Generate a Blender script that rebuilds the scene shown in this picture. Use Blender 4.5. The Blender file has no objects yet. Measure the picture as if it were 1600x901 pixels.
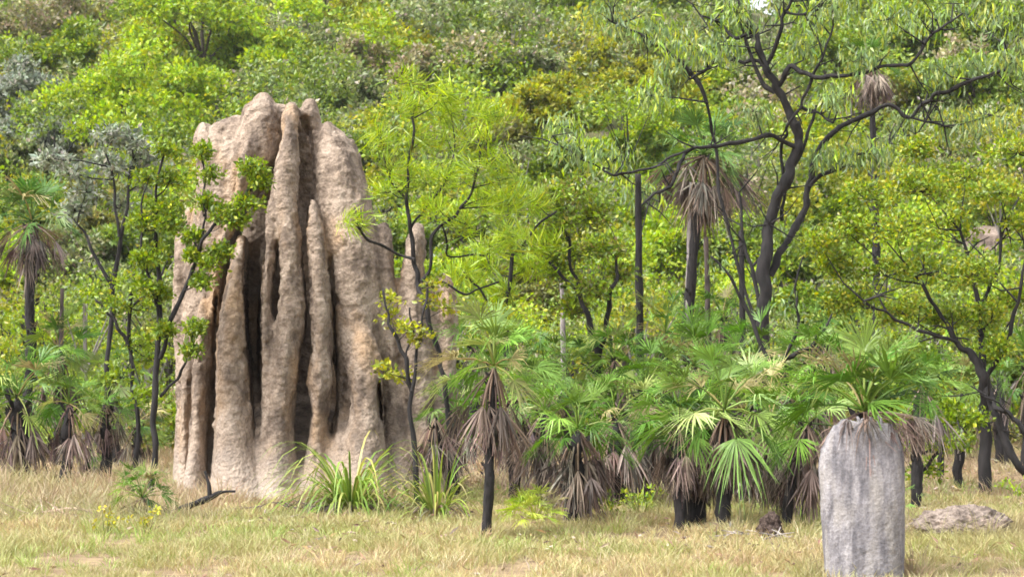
import bpy, math, random
import numpy as np
from mathutils import Vector
R_ = math.radians
sc = bpy.context.scene

# ------------------------------------------------------------------ camera, light, exposure
CAM_H, F = 1.6, 3100.0          # eye height in metres, focal length in pixels of a 1600 wide frame
HORIZON = 577.0
cam_d = bpy.data.cameras.new('camera')
cam = bpy.data.objects.new('camera', cam_d); sc.collection.objects.link(cam)
cam.location = (0, 0, CAM_H); cam.rotation_euler = (R_(90), 0, 0)
cam_d.sensor_width = 36.0; cam_d.lens = 36.0 * F / 1600.0
cam_d.shift_y = (HORIZON - 450.5) / 1600.0
cam_d.clip_end = 3000
cam_d.dof.use_dof = True; cam_d.dof.focus_distance = 22.0; cam_d.dof.aperture_fstop = 5.0
sc.camera = cam

SUN_EL, SUN_AZ = 54.0, -58.0      # azimuth: degrees from the direction behind the camera, minus = to the left
w = bpy.data.worlds.new('World'); sc.world = w; w.use_nodes = True
nt = w.node_tree
sky = nt.nodes.new('ShaderNodeTexSky'); sky.sky_type = 'NISHITA'; sky.sun_disc = False
sky.sun_elevation = R_(SUN_EL); sky.air_density = 1.0; sky.dust_density = 4.0; sky.ozone_density = 1.0
sky.sun_rotation = R_(180 - SUN_AZ)
bg = nt.nodes['Background']; bg.inputs['Strength'].default_value = 0.15
hsv = nt.nodes.new('ShaderNodeHueSaturation'); hsv.inputs['Saturation'].default_value = .22   # thin bright cloud: a nearly white sky
nt.links.new(sky.outputs[0], hsv.inputs['Color']); nt.links.new(hsv.outputs[0], bg.inputs[0])
sl = bpy.data.lights.new('sun', 'SUN'); sl.energy = 1.6; sl.angle = R_(26); sl.color = (1.0, 0.95, 0.87)
so = bpy.data.objects.new('sun', sl); sc.collection.objects.link(so)
az = R_(SUN_AZ)
sdir = Vector((math.sin(az) * math.cos(R_(SUN_EL)), -math.cos(az) * math.cos(R_(SUN_EL)), math.sin(R_(SUN_EL))))
so.rotation_euler = (sdir).to_track_quat('Z', 'Y').to_euler()
so.location = (-10, -10, 30)
sc.view_settings.view_transform = 'Standard'; sc.view_settings.look = 'None'
sc.view_settings.gamma = 1.0; sc.view_settings.exposure = 1.58
sc.render.engine = 'CYCLES'
sc.cycles.max_bounces = 6; sc.cycles.diffuse_bounces = 4; sc.cycles.transmission_bounces = 4
sc.cycles.transparent_max_bounces = 4; sc.cycles.glossy_bounces = 2; sc.cycles.volume_bounces = 0
sc.cycles.use_denoising = True
sc.cycles.filter_width = 1.7
sc.cycles.caustics_reflective = False; sc.cycles.caustics_refractive = False

# ------------------------------------------------------------------ numbers
rng = np.random.default_rng(7)

def _hash(ix, iy, iz):
    n = (ix * 73856093) ^ (iy * 19349663) ^ (iz * 83492791)
    n = (n ^ (n >> 13)) * 1274126177
    n = n & 0x7fffffff
    n = (n ^ (n >> 15)) * 668265263 & 0x7fffffff
    return (n % 100003) / 100003.0

def vnoise(p, s=1.0, seed=0):
    """value noise 0..1 of points p (N,3), cell size s"""
    q = np.asarray(p, float) / s + 1000.5 + seed * 17.3
    i = np.floor(q).astype(np.int64); f = q - i; f = f * f * (3 - 2 * f)
    o = 0
    for dx in (0, 1):
        wx = f[:, 0] if dx else 1 - f[:, 0]
        for dy in (0, 1):
            wy = f[:, 1] if dy else 1 - f[:, 1]
            for dz in (0, 1):
                wz = f[:, 2] if dz else 1 - f[:, 2]
                o = o + wx * wy * wz * _hash(i[:, 0] + dx, i[:, 1] + dy, i[:, 2] + dz)
    return o

def fbm(p, s=1.0, n=3, seed=0):
    o = 0; a = 1; t = 0
    for k in range(n):
        o = o + a * vnoise(p, s / 2 ** k, seed + k); t += a; a *= .5
    return o / t

def v3(x, y, z):
    return np.stack(np.broadcast_arrays(np.asarray(x, float), y, z), -1)

def H(x, y):
    """height of the terrain: flat savanna, then the hillside"""
    x = np.asarray(x, float); y = np.asarray(y, float)
    t = np.maximum(y - 44, 0)
    side = 1 + 0.05 * np.sin(x * .045 + 1.0) - 0.13 * np.exp(-((x / np.maximum(y, 1) - .135) / .05) ** 2)
    g = np.where(t < 14, t * t / 28, t - 7)
    g = np.minimum(g, 155 + 10 * np.tanh((g - 155) / 10))
    return 0.27 * g * side

def P(px, py, d):
    return np.array([(px - 800.0) * d / F, d, CAM_H + (HORIZON - py) * d / F])

def on_ground(px, py, up=0.0):
    """distance at which the ground (plus up metres) is seen at this direction"""
    for d in np.arange(12, 240, .25):
        p = P(px, py, d)
        if p[2] <= H(p[0], d) + up: return d
    return 200.0

# ------------------------------------------------------------------ materials
def mat_new(name):
    m = bpy.data.materials.new(name); m.use_nodes = True
    m.node_tree.nodes.clear(); return m, m.node_tree.nodes, m.node_tree.links

def leaf_mat(name, trans=.44, gloss=.04, rough=.45):
    m, N, L = mat_new(name)
    out = N.new('ShaderNodeOutputMaterial'); at = N.new('ShaderNodeAttribute'); at.attribute_name = 'Col'
    d = N.new('ShaderNodeBsdfDiffuse'); t = N.new('ShaderNodeBsdfTranslucent'); g = N.new('ShaderNodeBsdfGlossy')
    g.inputs['Roughness'].default_value = rough; g.inputs['Color'].default_value = (.9, .95, .9, 1)
    hs = N.new('ShaderNodeHueSaturation'); hs.inputs['Hue'].default_value = .487
    hs.inputs['Saturation'].default_value = 1.1; hs.inputs['Value'].default_value = 1.25
    L.new(at.outputs['Color'], hs.inputs['Color']); L.new(at.outputs['Color'], d.inputs['Color']); L.new(hs.outputs[0], t.inputs['Color'])
    a = N.new('ShaderNodeMixShader'); a.inputs[0].default_value = trans
    b = N.new('ShaderNodeMixShader'); b.inputs[0].default_value = gloss
    L.new(d.outputs[0], a.inputs[1]); L.new(t.outputs[0], a.inputs[2])
    L.new(a.outputs[0], b.inputs[1]); L.new(g.outputs[0], b.inputs[2]); L.new(b.outputs[0], out.inputs[0])
    return m

def bark_mat(name, scale=14, bump=.6):
    m, N, L = mat_new(name)
    out = N.new('ShaderNodeOutputMaterial'); at = N.new('ShaderNodeAttribute'); at.attribute_name = 'Col'
    p = N.new('ShaderNodeBsdfPrincipled'); p.inputs['Roughness'].default_value = .9
    tc = N.new('ShaderNodeTexCoord'); mp = N.new('ShaderNodeMapping'); mp.inputs['Scale'].default_value = (1, 1, .3)
    n = N.new('ShaderNodeTexNoise'); n.inputs['Scale'].default_value = scale; n.inputs['Detail'].default_value = 5
    r = N.new('ShaderNodeMapRange'); r.inputs[1].default_value = .3; r.inputs[2].default_value = .62
    r.inputs[3].default_value = .35; r.inputs[4].default_value = 2.0
    mx = N.new('ShaderNodeVectorMath'); mx.operation = 'SCALE'
    L.new(tc.outputs['Object'], mp.inputs[0]); L.new(mp.outputs[0], n.inputs['Vector'])
    L.new(n.outputs[0], r.inputs[0]); L.new(at.outputs['Color'], mx.inputs[0]); L.new(r.outputs[0], mx.inputs['Scale'])
    L.new(mx.outputs[0], p.inputs['Base Color'])
    b = N.new('ShaderNodeBump'); b.inputs['Strength'].default_value = bump; b.inputs['Distance'].default_value = .02
    L.new(n.outputs[0], b.inputs['Height']); L.new(b.outputs[0], p.inputs['Normal'])
    L.new(p.outputs[0], out.inputs[0]); return m

def ramp(N, stops):
    r = N.new('ShaderNodeValToRGB'); cr = r.color_ramp
    while len(cr.elements) < len(stops): cr.elements.new(.5)
    for e, (p, c) in zip(cr.elements, stops): e.position = p; e.color = (*c, 1)
    return r

def mound_mat(name, stops, patch, s1=3.2, s2=40, zs=.6, bump=.8, dist=.02, streak=0, skirt=None):
    m, N, L = mat_new(name)
    out = N.new('ShaderNodeOutputMaterial'); p = N.new('ShaderNodeBsdfPrincipled'); p.inputs['Roughness'].default_value = .95
    p.inputs['Specular IOR Level'].default_value = .15
    tc = N.new('ShaderNodeTexCoord'); mp = N.new('ShaderNodeMapping'); mp.inputs['Scale'].default_value = (1, 1, zs)
    L.new(tc.outputs['Object'], mp.inputs[0])
    n1 = N.new('ShaderNodeTexNoise'); n1.inputs['Scale'].default_value = s1; n1.inputs['Detail'].default_value = 6; n1.inputs['Roughness'].default_value = .62
    n2 = N.new('ShaderNodeTexNoise'); n2.inputs['Scale'].default_value = s2; n2.inputs['Detail'].default_value = 4
    n3 = N.new('ShaderNodeTexNoise'); n3.inputs['Scale'].default_value = s1 * .45; n3.inputs['Detail'].default_value = 3
    vo = N.new('ShaderNodeTexVoronoi'); vo.inputs['Scale'].default_value = s2 * .45; vo.inputs['Randomness'].default_value = 1
    for n in (n1, n3): L.new(mp.outputs[0], n.inputs['Vector'])
    for n in (n2, vo): L.new(tc.outputs['Object'], n.inputs['Vector'])
    r1 = ramp(N, stops); L.new(n1.outputs[0], r1.inputs[0])
    rp = N.new('ShaderNodeMapRange'); rp.inputs[1].default_value = .52; rp.inputs[2].default_value = .68
    rp.inputs[4].default_value = .75; L.new(n3.outputs[0], rp.inputs[0])
    mx = N.new('ShaderNodeMix'); mx.data_type = 'RGBA'; mx.inputs['B'].default_value = (*patch, 1)
    L.new(rp.outputs[0], mx.inputs['Factor']); L.new(r1.outputs[0], mx.inputs['A'])
    col = mx.outputs['Result']
    if skirt:
        sx = N.new('ShaderNodeSeparateXYZ'); L.new(tc.outputs['Object'], sx.inputs[0])
        ad = N.new('ShaderNodeMath'); ad.operation = 'MULTIPLY_ADD'; ad.inputs[1].default_value = 1.2
        L.new(n1.outputs[0], ad.inputs[0]); L.new(sx.outputs['Z'], ad.inputs[2])
        rs = N.new('ShaderNodeMapRange'); rs.inputs[1].default_value = skirt[0]; rs.inputs[2].default_value = skirt[1]
        rs.inputs[3].default_value = .8; rs.inputs[4].default_value = 0
        L.new(ad.outputs[0], rs.inputs[0])
        m3 = N.new('ShaderNodeMix'); m3.data_type = 'RGBA'; m3.inputs['B'].default_value = (*skirt[2], 1)
        L.new(rs.outputs[0], m3.inputs['Factor']); L.new(col, m3.inputs['A']); col = m3.outputs['Result']
    rf = N.new('ShaderNodeMapRange'); rf.inputs[1].default_value = .3; rf.inputs[2].default_value = .7
    rf.inputs[3].default_value = .78; rf.inputs[4].default_value = 1.2; L.new(n2.outputs[0], rf.inputs[0])
    sc_ = N.new('ShaderNodeVectorMath'); sc_.operation = 'SCALE'; L.new(col, sc_.inputs[0]); L.new(rf.outputs[0], sc_.inputs['Scale'])
    L.new(sc_.outputs[0], p.inputs['Base Color'])
    a = N.new('ShaderNodeMath'); a.operation = 'ADD'; L.new(n2.outputs[0], a.inputs[0]); L.new(vo.outputs['Distance'], a.inputs[1])
    b = N.new('ShaderNodeBump'); b.inputs['Strength'].default_value = bump; b.inputs['Distance'].default_value = dist
    L.new(a.outputs[0], b.inputs['Height']); L.new(b.outputs[0], p.inputs['Normal'])
    L.new(p.outputs[0], out.inputs[0]); return m

M_LEAF = leaf_mat('leaf')
M_PALM = leaf_mat('palm_leaf', .26, .025, .40)
M_DRY = leaf_mat('dry_leaf', .2, .02, .6)
M_GRASS = leaf_mat('grass_blade', .3, .03, .5)
M_BARK = bark_mat('bark')
M_CHAR = bark_mat('charred_bark', 30, 1.0)
M_MOUND = mound_mat('termite_earth', [(.37, (.13, .10, .08)), (.5, (.25, .195, .152)), (.64, (.36, .29, .232))],
                    (.36, .245, .15), 4.2, 42, .55, .8, .02, skirt=(.75, 1.35, (.38, .32, .27)))
M_GREY = mound_mat('grey_termite_earth', [(.36, (.115, .11, .12)), (.5, (.205, .195, .207)), (.66, (.31, .295, .30))],
                   (.27, .25, .23), 15, 75, .2, .7, .006)
M_ROCK = mound_mat('pink_rock', [(.3, (.13, .10, .09)), (.5, (.26, .20, .17)), (.7, (.38, .31, .27))], (.30, .21, .17), 1.2, 9, 1, .8, .06)

def ground_mat(name, stops, s=1.3):
    m, N, L = mat_new(name)
    out = N.new('ShaderNodeOutputMaterial'); p = N.new('ShaderNodeBsdfPrincipled'); p.inputs['Roughness'].default_value = 1
    p.inputs['Specular IOR Level'].default_value = .1
    tc = N.new('ShaderNodeTexCoord'); n = N.new('ShaderNodeTexNoise'); n.inputs['Scale'].default_value = s
    n.inputs['Detail'].default_value = 8; n.inputs['Roughness'].default_value = .7
    L.new(tc.outputs['Object'], n.inputs['Vector']); r = ramp(N, stops); L.new(n.outputs[0], r.inputs[0])
    L.new(r.outputs[0], p.inputs['Base Color'])
    b = N.new('ShaderNodeBump'); b.inputs['Distance'].default_value = .05; L.new(n.outputs[0], b.inputs['Height'])
    L.new(b.outputs[0], p.inputs['Normal']); L.new(p.outputs[0], out.inputs[0]); return m
M_SOIL = ground_mat('dry_soil', [(.35, (.13, .095, .06)), (.5, (.24, .175, .11)), (.65, (.34, .26, .15))], 3)
M_HILL = ground_mat('hill_soil', [(.35, (.05, .065, .025)), (.5, (.09, .10, .04)), (.7, (.18, .16, .09))], .25)

# ------------------------------------------------------------------ mesh builder
class MB:
    def __init__(s): s.v = []; s.q = []; s.c = []; s.n = 0
    def add(s, v, q, c):
        """v (N,3), q (M,4) quads (repeat last index for a triangle), c colour (3,) or (N,3)"""
        v = np.asarray(v, float).reshape(-1, 3); c = np.asarray(c, float)
        if c.ndim == 1: c = np.broadcast_to(c, v.shape)
        s.v.append(v); s.q.append(np.asarray(q, np.int64).reshape(-1, 4) + s.n); s.c.append(c); s.n += len(v)
    def quads(s, v, c):
        """v (K,4,3) loose quads, c (K,3)"""
        k = len(v)
        s.add(v.reshape(-1, 3), np.arange(4 * k).reshape(k, 4), np.repeat(np.asarray(c, float), 4, 0))
    def build(s, name, mat, parent=None, origin=None, smooth=False):
        v = np.concatenate(s.v); q = np.concatenate(s.q); c = np.concatenate(s.c)
        if origin is None and parent is not None: origin = np.array(parent.location)
        if origin is None: origin = np.zeros(3)
        v = v - np.asarray(origin)
        me = bpy.data.meshes.new(name)
        tri = q[:, 2] == q[:, 3]
        loops = np.concatenate([q[~tri].reshape(-1), q[tri][:, :3].reshape(-1)])
        nq, ntr = int((~tri).sum()), int(tri.sum())
        tot = np.concatenate([np.full(nq, 4), np.full(ntr, 3)])
        start = np.concatenate([[0], np.cumsum(tot)[:-1]])
        me.vertices.add(len(v)); me.vertices.foreach_set('co', v.astype(np.float32).ravel())
        me.loops.add(len(loops)); me.loops.foreach_set('vertex_index', loops.astype(np.int32))
        me.polygons.add(len(tot)); me.polygons.foreach_set('loop_start', start.astype(np.int32))
        me.polygons.foreach_set('use_smooth', np.full(len(tot), smooth))
        me.update(calc_edges=True)
        a = me.color_attributes.new('Col', 'FLOAT_COLOR', 'POINT')
        a.data.foreach_set('color', np.concatenate([np.clip(c, 0, 1), np.ones((len(c), 1))], 1).astype(np.float32).ravel())
        me.materials.append(mat)
        o = bpy.data.objects.new(name, me); sc.collection.objects.link(o)
        if parent is not None: o.parent = parent
        else: o.location = origin
        return o

def tag(o, label=None, cat=None, group=None, kind=None):
    if label: o['label'] = label
    if cat: o['category'] = cat
    if group: o['group'] = group
    if kind: o['kind'] = kind
    return o

def thing(name, label, cat, loc, group=None):
    o = bpy.data.objects.new(name, None); sc.collection.objects.link(o)
    o.empty_display_size = .2
    o.location = [float(a) for a in loc]; return tag(o, label, cat, group)

def unit(a): return a / np.maximum(np.linalg.norm(a, axis=-1, keepdims=True), 1e-9)

def tube(mb, pts, rad, col, sides=7, rough=0.0, ry=None, seed=0, cap=True, sub=1):
    pts = np.asarray(pts, float); rad = np.asarray(rad, float)
    if sub > 1:      # catmull-rom refinement
        n = len(pts); t = np.linspace(0, n - 1, (n - 1) * sub + 1); i = np.minimum(t.astype(int), n - 2); f = (t - i)[:, None]
        g = lambda a, k: a[np.clip(i + k, 0, n - 1)]
        def cr(a):
            a = a if a.ndim > 1 else a[:, None]
            p0, p1, p2, p3 = g(a, -1), g(a, 0), g(a, 1), g(a, 2)
            return .5 * (2 * p1 + (p2 - p0) * f + (2 * p0 - 5 * p1 + 4 * p2 - p3) * f ** 2 + (3 * p1 - p0 - 3 * p2 + p3) * f ** 3)
        pts = cr(pts); rad = np.maximum(cr(rad)[:, 0], .0015)
        if ry is not None: ry = np.maximum(cr(np.asarray(ry, float))[:, 0], .01)
    n = len(pts); T = unit(np.gradient(pts, axis=0))
    if ry is not None:
        A = np.broadcast_to([1., 0, 0], T.shape); B = np.broadcast_to([0., 1, 0], T.shape)
    else:
        ref = np.where(np.abs(T[:, 2:3]) > .9, [[1., 0, 0]], [[0., 0, 1]])
        if abs(T[0, 2]) > .6: ref = np.broadcast_to([1., .1, 0], T.shape)
        else: ref = np.broadcast_to([.1, 0, 1.], T.shape)
        A = unit(np.cross(T, ref)); B = np.cross(T, A)
    th = np.linspace(0, 2 * np.pi, sides, endpoint=False)
    r2 = rad if ry is None else ry
    v = pts[:, None] + np.cos(th)[None, :, None] * A[:, None] * rad[:, None, None] + np.sin(th)[None, :, None] * B[:, None] * np.asarray(r2)[:, None, None]
    if rough:
        k = fbm(v.reshape(-1, 3), .12, 2, seed).reshape(n, sides, 1) - .5
        v = pts[:, None] + (v - pts[:, None]) * (1 + 2 * rough * k)
    i = np.arange(n - 1)[:, None] * sides; j = np.arange(sides)[None]; j2 = (j + 1) % sides
    q = np.stack([i + j, i + j2, i + sides + j2, i + sides + j], -1).reshape(-1, 4)
    v = v.reshape(-1, 3)
    if cap:
        e = len(v); v = np.concatenate([v, pts[:1], pts[-1:]]); jj = np.arange(sides); k2 = (jj + 1) % sides
        b = (n - 1) * sides
        q = np.concatenate([q, np.stack([jj + 0, np.full(sides, e), k2, k2], -1)[:, [1, 0, 2, 3]] * 1,
                            np.stack([b + jj, b + k2, np.full(sides, e + 1), np.full(sides, e + 1)], -1)])
    mb.add(v, q, col)

def pal(colours, weights, n, jit=.18, g=None):
    """n colours picked from a palette"""
    g = g or rng; c = np.array(colours, float); wts = np.array(weights, float); wts /= wts.sum()
    k = g.choice(len(c), n, p=wts)
    o = c[k] * (1 + jit * g.normal(size=(n, 1))) * (1 + .06 * g.normal(size=(n, 3)))
    return np.clip(o, .005, .8)

def leaves(mb, base, d, L, W, col, g):
    """diamond leaves: base (N,3), direction d, length L, width W"""
    n = len(base); s = unit(np.cross(d, g.normal(size=(n, 3))))
    nn = np.cross(s, d); L = np.broadcast_to(L, (n,))[:, None]; W = np.broadcast_to(W, (n,))[:, None]
    m = base + d * L * .45 + nn * L * .10
    mb.quads(np.stack([base, m + s * W * .5, base + d * L, m - s * W * .5], 1), col)

def foliage(mb, cen, rad, n, L, W, mode, colours, weights, g, flat=.85, jit=.2):
    """clumps of leaves; cen (K,3) clump centres, rad (K,), n leaves per clump"""
    K = len(cen); idx = np.repeat(np.arange(K), n); N = len(idx)
    u = unit(g.normal(size=(N, 3))); r = g.random(N) ** .45
    off = u * r[:, None] * rad[idx][:, None]; off[:, 2] *= flat
    tone = 1 + .16 * g.normal(size=K)
    col = pal(colours, weights, N, jit, g) * np.clip(tone[idx], .6, 1.5)[:, None]
    sz = np.clip(1 + .25 * g.normal(size=N), .5, 1.7)
    if mode == 'round':
        d = unit(u * .8 + g.normal(size=(N, 3)) * .8 + np.array([0, 0, .15])); b = cen[idx] + off
    elif mode == 'hang':
        d = unit(g.normal(size=(N, 3)) * .38 + np.array([0, 0, -1.])); b = cen[idx] + off
    elif mode == 'spray':
        cd = unit(g.normal(size=(K, 3)) + np.array([0, 0, .5])); d = unit(u * .75 + cd[idx] + g.normal(size=(N, 3)) * .12)
        b = cen[idx] + off * .75 - cd[idx] * rad[idx][:, None] * .5; sz = sz * g.uniform(.5, 1.2, N)
    leaves(mb, b, d, L * sz, W * sz, col, g)

PALS = {
 'lime':   ([(.27, .40, .014), (.35, .46, .018), (.15, .26, .012), (.42, .46, .03)], [4, 3, 2, 1]),
 'yellow': ([(.27, .30, .015), (.36, .36, .022), (.16, .21, .012), (.38, .37, .03)], [4, 3, 3, 1]),
 'green':  ([(.13, .20, .022), (.20, .28, .035), (.07, .12, .015), (.28, .32, .05)], [4, 3, 2, 1]),
 'fresh':  ([(.16, .25, .010), (.23, .33, .015), (.09, .16, .010), (.34, .37, .02)], [4, 3, 2, 1]),
 'olive':  ([(.15, .16, .03), (.21, .215, .045), (.08, .09, .022), (.28, .24, .08)], [4, 3, 2, 1]),
 'silver': ([(.27, .30, .23), (.37, .40, .33), (.13, .16, .10), (.20, .24, .14)], [3, 2, 2, 2]),
 'blue':   ([(.17, .25, .09), (.24, .34, .13), (.09, .15, .05), (.30, .36, .08)], [4, 3, 2, 2]),
 'dull':   ([(.16, .21, .065), (.22, .27, .09), (.09, .12, .04), (.29, .29, .13), (.38, .33, .26)], [4, 4, 3, 1.4, 1.0]),
 'tan':    ([(.36, .30, .19), (.26, .25, .09), (.16, .18, .05), (.44, .37, .28)], [2, 3, 3, 1]),
}
DARK = (.010, .0085, .009); BARKC = (.06, .046, .042); PALE = (.26, .23, .22)

def crown_clumps(blobs, g, per, cr):
    """blobs [(centre, radius)] -> clump centres near the blobs' shells, and radii"""
    C, Rr = [], []
    for c, r in blobs:
        k = max(2, int(per * g.uniform(.8, 1.2)))
        u = unit(g.normal(size=(k, 3))); u[:, 2] = np.abs(u[:, 2]) * .9 - .25
        rr = r * (g.random(k) ** .4)
        C.append(np.asarray(c) + u * rr[:, None] * np.array([1, 1, .85])); Rr.append(np.full(k, cr) * g.uniform(.7, 1.3, k))
    return np.concatenate(C), np.concatenate(Rr)

def twigs(mb, src, dst, col, g, r0=.012, frac=1.0):
    src = np.asarray(src)
    for c in dst:
        if g.random() > frac: continue
        dd = np.linalg.norm(src - c, axis=1) + 1.2 * np.maximum(src[:, 2] - c[2] + .1, 0); k = np.argmin(dd)
        a = src[k]; m = (a + c) / 2 + g.normal(size=3) * .08 * np.linalg.norm(c - a) + np.array([0, 0, -.05 * np.linalg.norm(c - a)])
        tube(mb, [a, m, c], [r0, r0 * .75, r0 * .35], col, 4, cap=False)

def hero_tree(label, d, limbs, blobs, mode, palette, leafs, bark=DARK, name='tree', per=14, cr=.16, n=26,
              flat=.85, group=None, cat='tree', seed=1, twig=.010, tfrac=.9, jit=.2, extra=None, ds=.0, side=0, slim=.78):
    """limbs: polylines of (px, py, radius_px[, metres further]); blobs: (px, py, r_px[, metres further])"""
    g = np.random.default_rng(seed)
    first = limbs[0][0]
    base = P(first[0], first[1], d); base[2] = float(H(base[0], d))
    root = thing(name, label, cat, base, group)
    tb = MB(); pts_all = []
    for li, lm in enumerate(limbs):
        pts, rad = [], []
        for q in lm:
            dd = d + (q[3] if len(q) > 3 else 0); pts.append(P(q[0], q[1], dd)); rad.append(q[2] * slim * dd / F)
        if li == 0: pts[0] = base - np.array([0, 0, .1])
        pts = np.array(pts); pts[1:-1] += g.normal(size=(len(pts) - 2, 3)) * np.array([.01, .05, .01]) if len(pts) > 2 else 0
        P2, R2 = [pts[0]], [rad[0]]
        for k_ in range(len(pts) - 1):
            ln = np.linalg.norm(pts[k_ + 1] - pts[k_])
            if ln > .25:
                for t_ in (.33, .67):
                    P2.append(pts[k_] * (1 - t_) + pts[k_ + 1] * t_ + g.normal(size=3) * min(ln * .04, .02)); R2.append((rad[k_] * (1 - t_) + rad[k_ + 1] * t_) * g.uniform(.9, 1.1))
            P2.append(pts[k_ + 1]); R2.append(rad[k_ + 1] * g.uniform(.93, 1.1))
        tube(tb, P2, R2, np.array(bark), 9, .30, sub=3, seed=seed + li)
        for _ in range(int(side)):
            k_ = int(g.integers(max(1, len(P2) // 3), len(P2))); a_ = P2[k_]; ln = g.uniform(.25, .75)
            v_ = unit(g.normal(size=3) * np.array([1, .6, 1]) + np.array([0, 0, .5])); b_ = a_ + v_ * ln * .5; c_ = b_ + unit(v_ + g.normal(size=3) * .6) * ln * .5
            tube(tb, [a_, b_, c_], [.016, .011, .005], np.array(bark), 5, cap=False); e_ = b_ + unit(v_ + g.normal(size=3) * .8) * ln * .4
            tube(tb, [b_, e_], [.009, .004], np.array(bark), 4, cap=False)
        for a, b in zip(pts[:-1], pts[1:]):
            for t in np.linspace(0, 1, 4)[:-1]: pts_all.append(a * (1 - t) + b * t)
        pts_all.append(pts[-1])
    B = []
    for q in blobs:
        dd = d + (q[3] if len(q) > 3 else g.uniform(-ds, ds)); B.append((P(q[0], q[1], dd), q[2] * dd / F))
    C, Rr = crown_clumps(B, g, per, cr)
    hub = [np.asarray(b[0]) for b in B]
    twigs(tb, pts_all[len(pts_all) // 4:], hub, np.array(bark), g, twig * 1.8, 1.0)
    twigs(tb, hub + pts_all[len(pts_all) // 3:], C, np.array(bark), g, twig, tfrac)
    tb.build('trunk', M_BARK, root, smooth=True)
    cb = MB(); pc, pw = PALS[palette]
    foliage(cb, C, Rr, n, leafs[0], leafs[1], mode, pc, pw, g, flat, jit)
    if extra:
        p2c, p2w = PALS[extra[0]]; sel = g.random(len(C)) < extra[1]
        if sel.any(): foliage(cb, C[sel], Rr[sel] * 1.1, int(n * .6), leafs[0], leafs[1], mode, p2c, p2w, g, flat, jit)
    cb.build('crown', M_LEAF, root)
    return root

# ------------------------------------------------------------------ palms
def fan_fronds(mb, c, R, els, azs, g, colours, weights, dead=False, pet=.55, NL=22, droop=.35, stiff=1.0):
    for el, a in zip(els, azs):
        dirh = np.array([math.cos(a), math.sin(a), 0.]); up = np.array([0, 0, 1.])
        s = np.array([-dirh[1], dirh[0], 0])
        L = R * pet * g.uniform(.7, 1.25)
        e0 = el; e1 = el - (.28 if not dead else .15)
        d0 = dirh * math.cos(e0) + up * math.sin(e0); d1 = dirh * math.cos(e1) + up * math.sin(e1)
        p1 = c + d0 * L * .55; p2 = p1 + d1 * L * .45
        fc = pal(colours, weights, 1, .15, g)[0]
        if not dead and g.random() < .06: fc = np.array([.33, .29, .13]) * g.uniform(.7, 1.2)
        tube(mb, [c, p1, p2], [.011 * R / .8, .009 * R / .8, .006 * R / .8], fc * np.array([1.1, 1.0, .9]), 4, cap=False)
        e2 = e1 - .18 * g.uniform(.4, 1.6); ax = dirh * math.cos(e2) + up * math.sin(e2); nrm = np.cross(s, ax); nrm *= (1 if nrm[2] > 0 else -1)
        spread = R_(g.uniform(62, 104)) if not dead else R_(g.uniform(22, 50))
        # roll the blade
        ro = g.normal() * .35; s2 = s * math.cos(ro) + nrm * math.sin(ro); n2 = np.cross(s2, ax); n2 *= (1 if n2 @ nrm > 0 else -1)
        nl = NL + 6 if not dead else int(NL * .75)
        th = np.linspace(-spread, spread, nl) + g.normal(size=nl) * .02
        Rb = R * .56 * g.uniform(.75, 1.15) * (1.15 if dead else 1)
        ll = Rb * (1 - .22 * (th / spread) ** 2) * g.uniform(.82 if not dead else .4, 1.08, nl)
        fold = g.uniform(.15, .75) if not dead else .8
        ld = np.cos(th)[:, None] * ax + np.sin(th)[:, None] * s2 + np.abs(np.sin(th))[:, None] * n2 * fold
        ld = unit(ld + g.normal(size=(nl, 3)) * (.05 if not dead else .26) + (np.array([0, 0, -.5]) if dead else 0)); ls = unit(-np.sin(th)[:, None] * ax + np.cos(th)[:, None] * s2)
        dth = 2 * spread / nl; hw = np.tan(min(dth, .35) / 2) * Rb * .36 * 1.05 if not dead else R * .011
        rows = []; k = droop * g.uniform(.5, 1.5) * Rb * (1 if not dead else .5)
        for t, wf in ((.03, .06), (.36, 1.0), (.66, .78), (1.0, .06)):
            m = p2 + ld * (ll * t)[:, None] + np.array([0, 0, -1.]) * (k * max(t - .3, 0) ** 1.5 * stiff * g.uniform(.3, 1.9, nl))[:, None]
            pl = n2 * hw * .35 * (1 if t > .1 else 0)
            rows.append((m - ls * hw * wf - pl, m + ls * hw * wf + pl))
        lc = np.clip(fc * (1 + (.16 if not dead else .35) * g.normal(size=(nl, 1))), .005, .8)
        for (a0, b0), (a1, b1) in zip(rows[:-1], rows[1:]):
            mb.quads(np.stack([a0, b0, b1, a1], 1), lc)

PALM_G = ([(.085, .19, .025), (.13, .26, .035), (.20, .33, .06), (.31, .40, .13), (.05, .11, .02)], [3, 4, 3, 1.6, 2])
PALM_L = ([(.14, .26, .045), (.20, .33, .07), (.31, .41, .15), (.09, .18, .03)], [3, 3, 2, 1.5])
PALM_S = ([(.065, .15, .018), (.10, .20, .028), (.16, .27, .045), (.25, .34, .09)], [3, 3, 2, 1])
PALM_K = ([(.07, .15, .03), (.11, .21, .05), (.18, .29, .09)], [3, 3, 1])
PALM_Y = ([(.32, .42, .05), (.38, .44, .07)], [1, 1])
PALM_D = ([(.17, .125, .105), (.24, .185, .155), (.10, .075, .066), (.36, .30, .25)], [3, 3, 2.4, .8])

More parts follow.
